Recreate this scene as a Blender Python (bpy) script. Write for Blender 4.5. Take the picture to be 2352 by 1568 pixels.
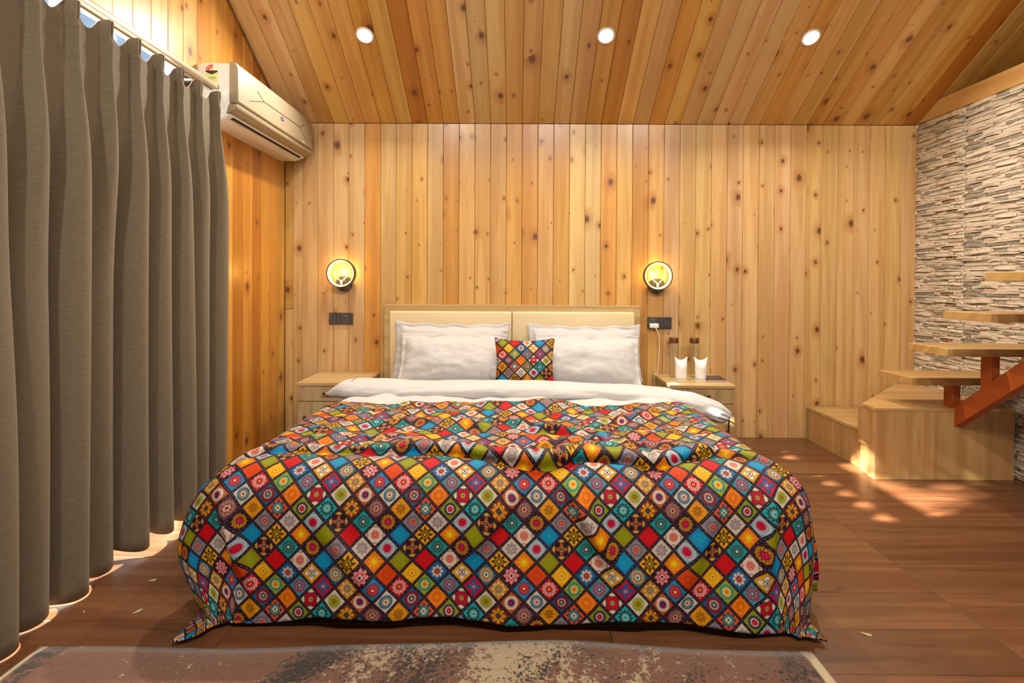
import bpy, bmesh, math, random
import numpy as np
from mathutils import Vector, Matrix, noise as mnoise

random.seed(7)
for o in list(bpy.data.objects):
    bpy.data.objects.remove(o)
scn = bpy.context.scene
COL = scn.collection
PI = math.pi

# ------------------------------------------------------------------ room measures (metres)
D = 3.719          # back wall (camera stands at y = 0)
XL, XR = -1.6775, 2.8424
ZT = 2.2397        # wall height at the back wall
SL = 0.634         # rise of the ceiling towards the camera
YR, YB = 0.55, -2.5  # ridge, rear wall
XO = 4.3           # outer wall beyond the stone wall
PITCH, PX0 = 0.1129, -1.4415
def ceil_z(y):
    return ZT + SL * (D - y)

# ------------------------------------------------------------------ camera
W_, H_, F_ = 2352, 1568, 1190.0
yaw, pit, rol, cx, cy, ch = -0.0055, -0.0094, 0.0056, 1182.86, 660.63, 1.0998
def rm(i, j, c, s):
    m = np.eye(3); m[i, i] = c; m[i, j] = -s; m[j, i] = s; m[j, j] = c
    return m
Rm = rm(0, 1, math.cos(yaw), math.sin(yaw))
Rp = np.eye(3); Rp[1, 1] = math.cos(pit); Rp[1, 2] = math.sin(pit); Rp[2, 1] = -math.sin(pit); Rp[2, 2] = math.cos(pit)
Rr = np.eye(3); Rr[0, 0] = math.cos(rol); Rr[0, 2] = math.sin(rol); Rr[2, 0] = -math.sin(rol); Rr[2, 2] = math.cos(rol)
R3 = Rr @ Rp @ Rm
cam = bpy.data.cameras.new('camera')
cam.sensor_width = 36.0
cam.lens = F_ / W_ * 36.0
cam.shift_x = -(cx - W_ / 2) / W_
cam.shift_y = (cy - H_ / 2) / W_
cam.clip_start = 0.05
co = bpy.data.objects.new('camera', cam)
COL.objects.link(co)
M = Matrix.Identity(4)
for r in range(3):
    M[r][0] = R3[0][r]; M[r][1] = R3[2][r]; M[r][2] = -R3[1][r]
M[0][3], M[1][3], M[2][3] = 0, 0, ch
co.matrix_world = M
scn.camera = co

# ------------------------------------------------------------------ world, sun, fill lamp, exposure
world = bpy.data.worlds.new('sky')
scn.world = world
world.use_nodes = True
nt = world.node_tree
bg = nt.nodes['Background']
sky = nt.nodes.new('ShaderNodeTexSky')
sky.sky_type = 'HOSEK_WILKIE'
sky.turbidity = 5.0
sky.ground_albedo = 0.4
SUN = Vector((1.0, 0.31, -0.618)).normalized()
sky.sun_direction = -SUN
nt.links.new(sky.outputs[0], bg.inputs[0])
bg.inputs[1].default_value = 5.0
sl = bpy.data.lights.new('sun', 'SUN')
sl.energy = 55.0
sl.angle = math.radians(0.6)
sl.color = (1.0, 0.93, 0.84)
so = bpy.data.objects.new('sun', sl)
COL.objects.link(so)
so.rotation_euler = SUN.to_track_quat('-Z', 'Y').to_euler()
def area(name, loc, direction, sx, sy, power, color):
    l = bpy.data.lights.new(name, 'AREA')
    l.shape = 'RECTANGLE'; l.size = sx; l.size_y = sy
    l.energy = power; l.color = color
    o = bpy.data.objects.new(name, l)
    COL.objects.link(o)
    o.location = loc
    o.rotation_euler = Vector(direction).to_track_quat('-Z', 'Z').to_euler()
    return o
# fill lamp added at the unseen rear window (behind the camera)
area('rear_fill_lamp', (0.6, YB - 0.05, 1.5), (0, 1, -0.05), 3.2, 2.0, 9, (1.0, 0.97, 0.93))
DOWNLIGHT_W, SCONCE_E = 24.0, 4.6
scn.view_settings.view_transform = 'Standard'
scn.view_settings.look = 'None'
scn.view_settings.gamma = 1.0
scn.view_settings.use_curve_mapping = False
scn.view_settings.exposure = 0.28
scn.cycles.adaptive_threshold = 0.09
scn.cycles.adaptive_min_samples = 16
scn.cycles.max_bounces = 5
scn.cycles.diffuse_bounces = 3
scn.cycles.glossy_bounces = 3
scn.cycles.transmission_bounces = 3
scn.cycles.transparent_max_bounces = 12
scn.cycles.caustics_reflective = False
scn.cycles.caustics_refractive = False

# ------------------------------------------------------------------ node helpers
class NB:
    def __init__(s, name):
        s.m = bpy.data.materials.new(name); s.m.use_nodes = True
        s.t = s.m.node_tree; s.n = s.t.nodes; s.l = s.t.links
        s.b = s.n['Principled BSDF']
    def node(s, k, **kw):
        x = s.n.new(k)
        for a, v in kw.items():
            setattr(x, a, v)
        return x
    def put(s, sock, v):
        if isinstance(v, bpy.types.NodeSocket):
            s.l.new(v, sock)
        elif v is not None:
            if hasattr(sock.default_value, '__len__') and hasattr(v, '__len__') and len(sock.default_value) == 4 and len(v) == 3:
                v = (*v, 1)
            sock.default_value = v
    def math(s, op, a, b=None, c=None, clamp=False):
        x = s.node('ShaderNodeMath', operation=op, use_clamp=clamp)
        s.put(x.inputs[0], a)
        if b is not None: s.put(x.inputs[1], b)
        if c is not None: s.put(x.inputs[2], c)
        return x.outputs[0]
    def vmath(s, op, a, b=None):
        x = s.node('ShaderNodeVectorMath', operation=op)
        s.put(x.inputs[0], a)
        if b is not None: s.put(x.inputs[1], b)
        return x.outputs[1] if op in ('LENGTH', 'DISTANCE', 'DOT_PRODUCT') else x.outputs[0]
    def mix(s, f, a, b, blend='MIX'):
        x = s.node('ShaderNodeMix', data_type='RGBA', blend_type=blend)
        s.put(x.inputs[0], f); s.put(x.inputs[6], a); s.put(x.inputs[7], b)
        return x.outputs[2]
    def sep(s, v):
        x = s.node('ShaderNodeSeparateXYZ'); s.put(x.inputs[0], v)
        return x.outputs
    def comb(s, a, b, c):
        x = s.node('ShaderNodeCombineXYZ')
        for i, v in enumerate((a, b, c)): s.put(x.inputs[i], v)
        return x.outputs[0]
    def noise(s, v, scale=1.0, detail=3.0, rough=0.5, dist=0.0, dim='3D'):
        x = s.node('ShaderNodeTexNoise', noise_dimensions=dim)
        s.put(x.inputs['Vector'], v)
        x.inputs['Scale'].default_value = scale; x.inputs['Detail'].default_value = detail
        x.inputs['Roughness'].default_value = rough; x.inputs['Distortion'].default_value = dist
        return x.outputs[0]
    def smooth(s, v, a, b, lo=0.0, hi=1.0):
        x = s.node('ShaderNodeMapRange', interpolation_type='SMOOTHSTEP')
        s.put(x.inputs[0], v); s.put(x.inputs[1], a); s.put(x.inputs[2], b)
        x.inputs[3].default_value = lo; x.inputs[4].default_value = hi
        return x.outputs[0]
    def bump(s, h, strength, dist=0.01):
        x = s.node('ShaderNodeBump'); x.inputs['Strength'].default_value = strength
        x.inputs['Distance'].default_value = dist; s.put(x.inputs['Height'], h)
        s.l.new(x.outputs[0], s.b.inputs['Normal'])
    def set(s, **kw):
        for k, v in kw.items():
            s.put(s.b.inputs[k.replace('_', ' ')], v)
        return s.m
    def obj(s):
        return s.node('ShaderNodeTexCoord').outputs['Object']
    def info(s):
        return s.node('ShaderNodeObjectInfo').outputs

def plain(name, col, rough=0.5, metal=0.0, **kw):
    b = NB(name)
    p = b.obj()
    n = b.noise(p, 30.0, 3)
    c = b.mix(b.math('MULTIPLY', n, 0.12), col, tuple(x * 0.8 for x in col))
    return b.set(Base_Color=c, Roughness=rough, Metallic=metal, **kw)

def wood(name, col=None, streak=0.0, dark=0.55, knots=0.0, ring=120.0, ringamt=0.22, rough=0.38, coat=0.25, axis='Z', kn=(0.10, 0.035, 0.012), warp=1.0, hi=(1.0, 1.0, 1.0)):
    """planed timber, long axis = local axis; col None: object colour is the tint"""
    b = NB(name)
    inf = b.info()
    p = b.obj()
    x, y, z = b.sep(p)
    if axis == 'X': x, y, z = y, z, x
    if axis == 'Y': x, y, z = x, z, y
    rnd = b.math('MULTIPLY', inf['Random'], 61.0)
    cross = b.math('ADD', b.math('ADD', x, b.math('MULTIPLY', y, 0.8)), rnd)
    along = b.math('ADD', z, b.math('MULTIPLY', rnd, 3.7))
    tint = inf['Color'] if col is None else (*col, 1)
    P = b.comb(cross, along, 0.0)
    low = b.noise(b.vmath('MULTIPLY', P, (7.0, 0.9, 1)), 1.0, 3.0, 0.55)
    phase = b.math('ADD', b.math('MULTIPLY', cross, ring), b.math('MULTIPLY', low, 26.0 * warp))
    knot = None
    if knots > 0:
        vp = b.vmath('MULTIPLY', P, (10.0, 4.2, 1))
        vo = b.node('ShaderNodeTexVoronoi', voronoi_dimensions='2D', feature='F1')
        b.put(vo.inputs['Vector'], vp); vo.inputs['Scale'].default_value = 1.0
        d = b.vmath('SUBTRACT', vo.outputs['Position'], vp)
        wob = b.noise(b.vmath('MULTIPLY', P, (60, 45, 1)), 1.0, 2.0)
        r = b.vmath('LENGTH', b.vmath('MULTIPLY', d, (1 / 10.0, 0.72 / 4.2, 0)))
        r = b.math('ADD', r, b.math('MULTIPLY', b.math('SUBTRACT', wob, 0.5), 0.007))
        cr = b.sep(vo.outputs['Color'])
        rad = b.math('MULTIPLY', b.math('MAXIMUM', b.math('SUBTRACT', cr[0], 1.0 - knots), 0.0), 0.025 / max(knots, 0.05))
        rad = b.math('MULTIPLY', rad, b.math('ADD', b.math('MULTIPLY', cr[1], cr[1]), 0.28))
        on = b.math('GREATER_THAN', rad, 0.0008)
        knot = b.math('MULTIPLY', on, b.smooth(r, b.math('MULTIPLY', rad, 1.1), b.math('MULTIPLY', rad, 0.55)))
        halo = b.math('MULTIPLY', on, b.smooth(r, b.math('MULTIPLY', rad, 3.2), rad))
        core = b.math('MULTIPLY', on, b.smooth(r, b.math('MULTIPLY', rad, 0.5), b.math('MULTIPLY', rad, 0.2)))
        phase = b.math('ADD', phase, b.math('MULTIPLY', halo, 7.0))
    sn = b.math('SINE', phase)
    lines = b.math('POWER', b.math('ADD', b.math('MULTIPLY', sn, 0.5), 0.5), 2.2)
    fine = b.noise(b.vmath('MULTIPLY', P, (420, 5.0, 1)), 1.0, 3.0, 0.6)
    heart = b.smooth(b.noise(b.vmath('MULTIPLY', P, (13.0, 0.55, 1)), 1.0, 2.0, 0.5, 0.4), 0.44, 0.58)
    dk = b.mix(1.0, tint, (dark * 1.14, dark * 0.86, dark * 0.55, 1), 'MULTIPLY')
    lt = b.mix(1.0, tint, (*hi, 1), 'MULTIPLY')
    c = b.mix(b.math('MULTIPLY', heart, 0.48), lt, dk)
    c = b.mix(b.math('MULTIPLY', lines, ringamt), c, dk)
    c = b.mix(b.math('MULTIPLY', b.smooth(fine, 0.45, 0.75), 0.18), c, dk)
    if streak:
        sk = b.smooth(b.noise(b.vmath('MULTIPLY', P, (26.0, 2.4, 1)), 1.0, 4.0, 0.6, 1.2), 0.55, 0.72)
        c = b.mix(b.math('MULTIPLY', sk, streak), c, b.mix(1.0, tint, (0.30, 0.28, 0.28, 1), 'MULTIPLY'))
    if knot is not None:
        c = b.mix(b.math('MULTIPLY', halo, 0.55), c, b.mix(1.0, tint, (0.62, 0.40, 0.22, 1), 'MULTIPLY'))
        c = b.mix(b.math('MULTIPLY', knot, 0.85), c, (*kn, 1))
        c = b.mix(b.math('MULTIPLY', core, 0.6), c, (0.04, 0.016, 0.008, 1))

    return b.set(Base_Color=c, Roughness=b.math('ADD', b.math('MULTIPLY', fine, 0.12), rough - 0.06), Coat_Weight=coat, Coat_Roughness=0.22)

PINE = wood('pine_board', knots=0.62, ring=95, ringamt=0.20, rough=0.36, coat=0.3, dark=0.62, kn=(0.15, 0.050, 0.015))
OAKL = wood('oak_laminate', col=(0.56, 0.42, 0.20), streak=0.25, ring=55, ringamt=0.22, axis='X', warp=0.8, dark=0.62, coat=0.05)
OAKV = wood('oak_laminate_upright', col=(0.52, 0.40, 0.20), streak=0.3, ring=55, ringamt=0.25, axis='Z', warp=0.9, dark=0.6, coat=0.05)
STAIRV = wood('rubberwood_upright', streak=0.3, ring=60, ringamt=0.24, axis='Z', warp=0.7, dark=0.66, coat=0.1, rough=0.45)
STAIRX = wood('rubberwood_flat', streak=0.3, ring=60, ringamt=0.26, axis='X', warp=0.7, dark=0.62, coat=0.1, rough=0.45)
BEAMW = wood('beam_timber', col=(0.60, 0.37, 0.13), ring=50, ringamt=0.2, axis='Y', warp=0.6, dark=0.7, coat=0.1)
FLOORW = wood('walnut_floor_board', streak=0.7, ring=60, ringamt=0.30, axis='X', warp=1.2, dark=0.42, rough=0.36, coat=0.12)
BEDW = plain('dark_bed_base', (0.06, 0.035, 0.02), 0.6)
CREAM = plain('cream_leatherette', (0.74, 0.60, 0.36), 0.45)
WHITEP = plain('white_plastic', (0.82, 0.82, 0.80), 0.35)
BEIGEP = plain('champagne_plastic', (0.36, 0.295, 0.20), 0.45)
DARKP = plain('charcoal_plastic', (0.055, 0.048, 0.045), 0.4)
DARKP2 = plain('charcoal_rocker', (0.075, 0.066, 0.062), 0.35)
BLACK = plain('black_void', (0.008, 0.008, 0.008), 0.6)
GREYL = plain('grey_print', (0.30, 0.28, 0.24), 0.5)
BRONZE = plain('bronze_cap', (0.20, 0.085, 0.04), 0.3, 0.7)
HANDLE = plain('dark_bronze_handle', (0.06, 0.035, 0.022), 0.35, 0.6)
ALU = plain('aluminium_track', (0.62, 0.60, 0.56), 0.3, 0.8)
TRACKF = plain('beige_track_face', (0.50, 0.40, 0.27), 0.3, 0.35)
PAPER = plain('white_paper', (0.83, 0.82, 0.82), 0.8)
RUST = plain('red_oxide_paint', (0.40, 0.085, 0.012), 0.42)
NAVY = plain('navy_print', (0.03, 0.04, 0.18), 0.4)
REDP = plain('red_print', (0.65, 0.03, 0.03), 0.5)
YELP = plain('yellow_print', (0.85, 0.72, 0.12), 0.5)
YELP2 = plain('pale_yellow_print', (0.80, 0.72, 0.28), 0.5)
GREENP = plain('green_print', (0.12, 0.42, 0.10), 0.5)
BLACKP = plain('black_print', (0.02, 0.02, 0.02), 0.5)
BACK = plain('dark_joint', (0.07, 0.035, 0.012), 0.8)
PLASTER = plain('pale_outer_wall', (0.5, 0.42, 0.3), 0.8)
GROUND = plain('pale_terrace', (0.55, 0.52, 0.47), 0.8)
LEAFD = plain('dry_leaf', (0.36, 0.33, 0.2), 0.7)

def emit(name, col, strength):
    b = NB(name)
    return b.set(Base_Color=(0, 0, 0, 1), Emission_Color=(*col, 1), Emission_Strength=strength)
LEDW = emit('downlight_diffuser', (1.0, 0.93, 0.82), 14.0)
LEDA = emit('amber_led', (1.0, 0.62, 0.16), SCONCE_E)

def thin_glass(name, tint=(1, 1, 1), refl=0.08):
    b = NB(name)
    t = b.node('ShaderNodeBsdfTransparent'); t.inputs[0].default_value = (*tint, 1)
    g = b.node('ShaderNodeBsdfGlossy'); g.inputs['Roughness'].default_value = 0.03
    f = b.node('ShaderNodeLayerWeight'); f.inputs[0].default_value = 0.5
    m = b.node('ShaderNodeMixShader')
    b.put(m.inputs[0], b.math('ADD', b.math('MULTIPLY', b.math('POWER', f.outputs['Facing'], 3.5), 0.7), refl * 0.4))
    b.l.new(t.outputs[0], m.inputs[1]); b.l.new(g.outputs[0], m.inputs[2])
    b.l.new(m.outputs[0], b.n['Material Output'].inputs[0])
    return b.m
GLASS = thin_glass('clear_glass', (0.96, 0.97, 0.96))
ACRYL = thin_glass('clear_acrylic', (1.0, 0.97, 0.88), 0.3)

def cloth_white(name, col, stripes=False):
    b = NB(name)
    p = b.obj()
    n = b.noise(p, 9.0, 4, 0.55)
    c = b.mix(b.math('MULTIPLY', n, 0.25), col, tuple(x * 0.86 for x in col))
    rgh = 0.75
    if stripes:
        x = b.sep(p)
        st = b.smooth(b.math('SINE', b.math('MULTIPLY', x[2], 260.0)), -0.2, 0.2)
        rgh = b.math('ADD', b.math('MULTIPLY', st, 0.3), 0.5)
        c = b.mix(b.math('MULTIPLY', st, 0.05), c, (0.6, 0.58, 0.56, 1))
    weave = b.noise(p, 900.0, 1)
    wr = b.noise(b.vmath('MULTIPLY', p, (1, 1, 1.6)), 16.0, 4, 0.6, 0.8)
    b.bump(b.math('ADD', b.math('MULTIPLY', wr, 1.0), b.math('MULTIPLY', weave, 0.05)), 0.22, 0.02)
    return b.set(Base_Color=c, Roughness=rgh, Sheen_Weight=0.15)
SHEET = cloth_white('white_cotton', (0.54, 0.53, 0.53))
SATIN = cloth_white('white_satin_stripe', (0.54, 0.53, 0.53), True)

def curtain_mat():
    b = NB('taupe_curtain_fabric')
    uv = b.node('ShaderNodeUVMap'); uv.uv_map = 'UVMap'
    u = uv.outputs[0]
    slub = b.noise(b.vmath('MULTIPLY', u, (30.0, 700.0, 1)), 1.0, 2, 0.6)
    slub2 = b.noise(b.vmath('MULTIPLY', u, (500.0, 300.0, 1)), 1.0, 2, 0.6)
    s = b.smooth(b.math('ADD', b.math('MULTIPLY', slub, 0.7), b.math('MULTIPLY', slub2, 0.3)), 0.35, 0.68)
    c = b.mix(s, (0.106, 0.081, 0.050, 1), (0.174, 0.135, 0.086, 1))
    b.bump(s, 0.12, 0.002)
    return b.set(Base_Color=c, Roughness=0.8, Sheen_Weight=0.25, Sheen_Tint=(0.8, 0.7, 0.55, 1))
CURT = curtain_mat()

def stone_mat():
    b = NB('split_face_stone')
    inf = b.info()
    p = b.obj()
    at = b.node('ShaderNodeAttribute', attribute_name='tone')
    t = b.sep(at.outputs['Vector'])
    q = b.vmath('ADD', p, b.vmath('MULTIPLY', at.outputs['Vector'], (31.0, 17.0, 23.0)))
    n1 = b.noise(b.vmath('MULTIPLY', q, (1, 9, 40)), 1.0, 5, 0.6, 0.6)
    n2 = b.noise(q, 60.0, 4, 0.6)
    cream = (0.66, 0.57, 0.45, 1); pink = (0.58, 0.47, 0.37, 1); grey = (0.25, 0.23, 0.18, 1); brown = (0.36, 0.20, 0.11, 1)
    c = b.mix(b.smooth(t[0], 0.35, 0.75), cream, pink)
    c = b.mix(b.smooth(t[1], 0.93, 0.95), c, brown)
    c = b.mix(b.smooth(t[2], 0.78, 0.90), c, grey)
    c = b.mix(b.math('MULTIPLY', b.smooth(n1, 0.46, 0.66), 0.65), c, grey)
    c = b.mix(b.math('MULTIPLY', b.smooth(n2, 0.5, 0.75), 0.4), c, (0.70, 0.62, 0.53, 1))
    b.bump(b.math('ADD', n1, b.math('MULTIPLY', n2, 0.6)), 0.5, 0.012)
    return b.set(Base_Color=c, Roughness=0.75)
STONE = stone_mat()
STONEBACK = plain('stone_joint', (0.14, 0.12, 0.095), 0.9)

def rug_mat():
    b = NB('distressed_rug_pile')
    p = b.obj()
    x, y, z = b.sep(p)
    v = b.comb(b.math('ADD', x, b.math('MULTIPLY', y, -0.42)), y, 0.0)
    st = b.noise(b.vmath('MULTIPLY', v, (3.0, 0.9, 1)), 1.0, 4, 0.6, 0.5)
    st2 = b.noise(b.vmath('MULTIPLY', v, (7.5, 2.2, 1)), 1.0, 5, 0.65, 0.4)
    sp = b.noise(p, 48.0, 5, 0.8)
    sp2 = b.noise(b.vmath('ADD', p, (3.3, 7.1, 0)), 85.0, 4, 0.75)
    brown = b.mix(sp2, (0.13, 0.050, 0.028, 1), (0.25, 0.115, 0.068, 1))
    cream = b.mix(sp2, (0.36, 0.27, 0.17, 1), (0.62, 0.51, 0.34, 1))
    band = b.smooth(b.math('ABSOLUTE', b.math('ADD', x, 0.02)), 0.62, 0.18)
    fc = b.math('ADD', b.math('ADD', b.math('MULTIPLY', st, 0.75), b.math('MULTIPLY', st2, 0.45)), b.math('MULTIPLY', band, 0.17))
    fc = b.math('ADD', fc, b.math('MULTIPLY', b.math('SUBTRACT', sp, 0.5), 1.0))
    c = b.mix(b.smooth(fc, 0.74, 0.78), brown, cream)
    fk = b.math('ADD', b.noise(b.vmath('MULTIPLY', b.vmath('ADD', v, (5.1, 2.7, 0)), (4.2, 1.5, 1)), 1.0, 4, 0.6, 0.6), b.math('MULTIPLY', b.math('SUBTRACT', sp2, 0.5), 1.15))
    c = b.mix(b.smooth(b.math('ADD', fk, b.math('MULTIPLY', band, 0.05)), 0.63, 0.65), c, (0.022, 0.016, 0.012, 1))
    edge = b.smooth(b.math('ABSOLUTE', b.math('ADD', x, 0.275)), 1.118, 1.128)
    edgek = b.smooth(b.math('ABSOLUTE', b.math('ADD', b.math('ABSOLUTE', b.math('ADD', x, 0.275)), b.math('MULTIPLY', b.math('SUBTRACT', st2, 0.5), 0.2))), 1.03, 1.06)
    c = b.mix(b.math('MULTIPLY', edgek, b.smooth(sp, 0.42, 0.55)), c, (0.025, 0.018, 0.013, 1))
    c = b.mix(edge, c, (0.55, 0.44, 0.27, 1))
    b.bump(b.math('ADD', sp, sp2), 0.7, 0.006)
    return b.set(Base_Color=c, Roughness=0.95, Sheen_Weight=0.3)
RUG = rug_mat()

# ---- patchwork print: 36 roundels laid out on a lattice of squares standing on their points
def hexs(s):
    s = [int(s[i:i + 2], 16) / 255 for i in (0, 2, 4)]
    return tuple(x / 12.92 if x < 0.04045 else ((x + 0.055) / 1.055) ** 2.4 for x in s)
#        ground    petal     ring      mid       centre    n   R    amp corner spoke outline
MOT = {
 'Wr': ('d8cdbd', '3f7f9e', 'd98a52', 'e6d9c4', '3a2a33', 18, .70, .07, 0, 0, 1),
 'Rs': ('c81420', 'f2e6dc', 'b32440', 'c8283a', 'f0b830', 12, .74, .14, 0, 1, 0),
 'Ys': ('eda21c', 'f7d458', 'ea7d16', 'f7dc80', 'e06010', 16, .78, .10, 0, 1, 0),
 'Rp': ('c9121c', 'd42a2e', 'c9121c', 'd8403c', 'cc2026', 12, .62, .12, 0, 1, 0),
 'Tm': ('45aaa8', '39504f', '5f8886', '34504e', 'dfeeea', 24, .78, .05, 0, 1, 0),
 'Oy': ('ea7a14', 'f2a01c', 'f6c030', 'f8cf48', 'fbe27a', 8, .66, .22, 0, 0, 0),
 'Go': ('e39a1e', 'b8741a', 'e8a826', '8a4a18', 'f0c040', 8, .46, .25, 2, 0, 1),
 'Dm': ('3f6a86', '8e1826', 'd8c8b0', '2f5a7a', 'e08850', 16, .80, .05, 1, 0, 1),
 'Gr': ('9aa81c', '1f8a8c', 'f0d860', 'e8b878', 'c42838', 20, .78, .06, 0, 0, 0),
 'Bf': ('1469a6', 'e6d8c8', 'b0543e', '7a4a5e', 'd87848', 8, .62, .16, 1, 0, 1),
 'Wp': ('ded2c2', 'd8746c', 'e2c4b8', 'd0605c', 'e8c8bc', 12, .52, .05, 3, 1, 0),
 'Dg': ('241426', 'e3a238', '2a1424', 'c01c50', 'e85078', 12, .80, .10, 1, 1, 0),
 'Gp': ('938a90', '5d646c', 'a8a0a4', 'c86a66', 'd87872', 16, .76, .08, 0, 1, 0),
 'Ss': ('ee7a62', '2f6070', '5aa0a8', 'e8d8b8', '3a6a58', 8, .72, .22, 0, 0, 1),
 'Od': ('e66a12', 'f49a40', 'e2560e', 'ee7a1c', 'f4a850', 24, .86, .02, 0, 1, 0),
 'Tp': ('3da2ac', 'b01f48', '9a98a8', '5a5868', 'c8b8c0', 12, .80, .06, 0, 1, 0),
 'Gc': ('e0a022', 'f0e4d0', '30344c', 'e8dcc8', '2a2c44', 4, .62, .42, 0, 0, 1),
 'Bm': ('1781bd', '4aa6cc', '1878b0', '54b0d0', '2a86b4', 16, .70, .08, 0, 1, 0),
 'Yf': ('f0ae1c', '4e3a14', 'c8962c', '6a5a34', 'e8c860', 8, .74, .30, 0, 0, 0),
 'Wb': ('d3c8ba', 'a89ca0', 'cfc4b8', '9a8c92', 'd8ccc0', 8, .56, .20, 1, 0, 1),
 'Or': ('8f9a1c', '1c3a5a', 'ece0d0', 'cc1c2e', '8e1420', 16, .72, .07, 1, 0, 0),
 'Bd': ('b9142a', 'b9142a', 'e8dcc8', '8a9a2a', '30180e', 8, .40, .05, 4, 0, 0),
 'Rb': ('cf1530', '3a6a98', 'd02038', '4a86b0', 'e8c0b0', 4, .66, .35, 0, 0, 1),
 'Bg': ('176a8c', 'e0a030', '2a5a70', 'd8d0c0', '4a6a78', 16, .78, .08, 0, 1, 0),
 'Gb': ('7c9fb0', 'c8dce0', 'b00f34', 'c81c40', 'b00f34', 24, .92, .10, 1, 1, 0),
 'Tf': ('47aeb2', '2c3a40', '8accca', '8accca', '4a6a6c', 12, .70, .16, 0, 0, 1),
 'Cd': ('e2d3c4', '8d9a1c', 'a8b02c', '7a8818', 'd01830', 16, .76, .06, 0, 1, 0),
 'Tn': ('cf8a4a', 'e8c890', 'a86a3a', '8a8478', 'c89a60', 8, .78, .16, 0, 0, 1),
 'Dp': ('3a1424', 'e8a0a0', 'c84a58', 'd8c0b8', '201018', 8, .80, .20, 1, 0, 1),
 'Ol': ('958a18', '8fb01e', 'a89a28', '78a01c', 'e8741c', 12, .60, .12, 0, 1, 0),
 'Bc': ('201620', 'c0705c', 'd8b070', '2c2028', '9a98a0', 4, .50, .40, 4, 0, 1),
 'Og': ('7a3a1c', 'e8a030', 'd8842c', '3a4a50', '1a1414', 8, .74, .22, 1, 0, 1),
 'Bp': ('b3541c', 'ecdccc', '4f2a52', '5a2c58', 'c01c38', 20, .76, .06, 0, 0, 0),
 'Br': ('3d95c4', 'b01c2e', 'e8682c', 'b01c2e', 'f0e8e0', 14, .72, .08, 1, 1, 1),
 'Os': ('dd4a0e', 'd23c0a', 'e2601a', 'd4440e', 'e05a16', 6, .60, .30, 2, 1, 0),
 'Mm': ('6a3a44', 'a8887c', '7a2a38', 'c0a890', '98404a', 12, .80, .10, 1, 1, 1),
}
ROWS = ['Wr Dm Od Bd Cd Bp', 'Go Ss Or Tf Og Mm', 'Dg Gp Wb Gb Bc Tm', 'Bm Yf Oy Ol Rp Wp',
        'Gb Bc Tm Dg Gp Wb', 'Ol Rp Wp Bm Yf Oy', 'Os Ys Bf Gc Bg Dp', 'Rs Gr Tp Rb Tn Br']
TAB = [MOT[n] for r in ROWS for n in r.split()]

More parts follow.
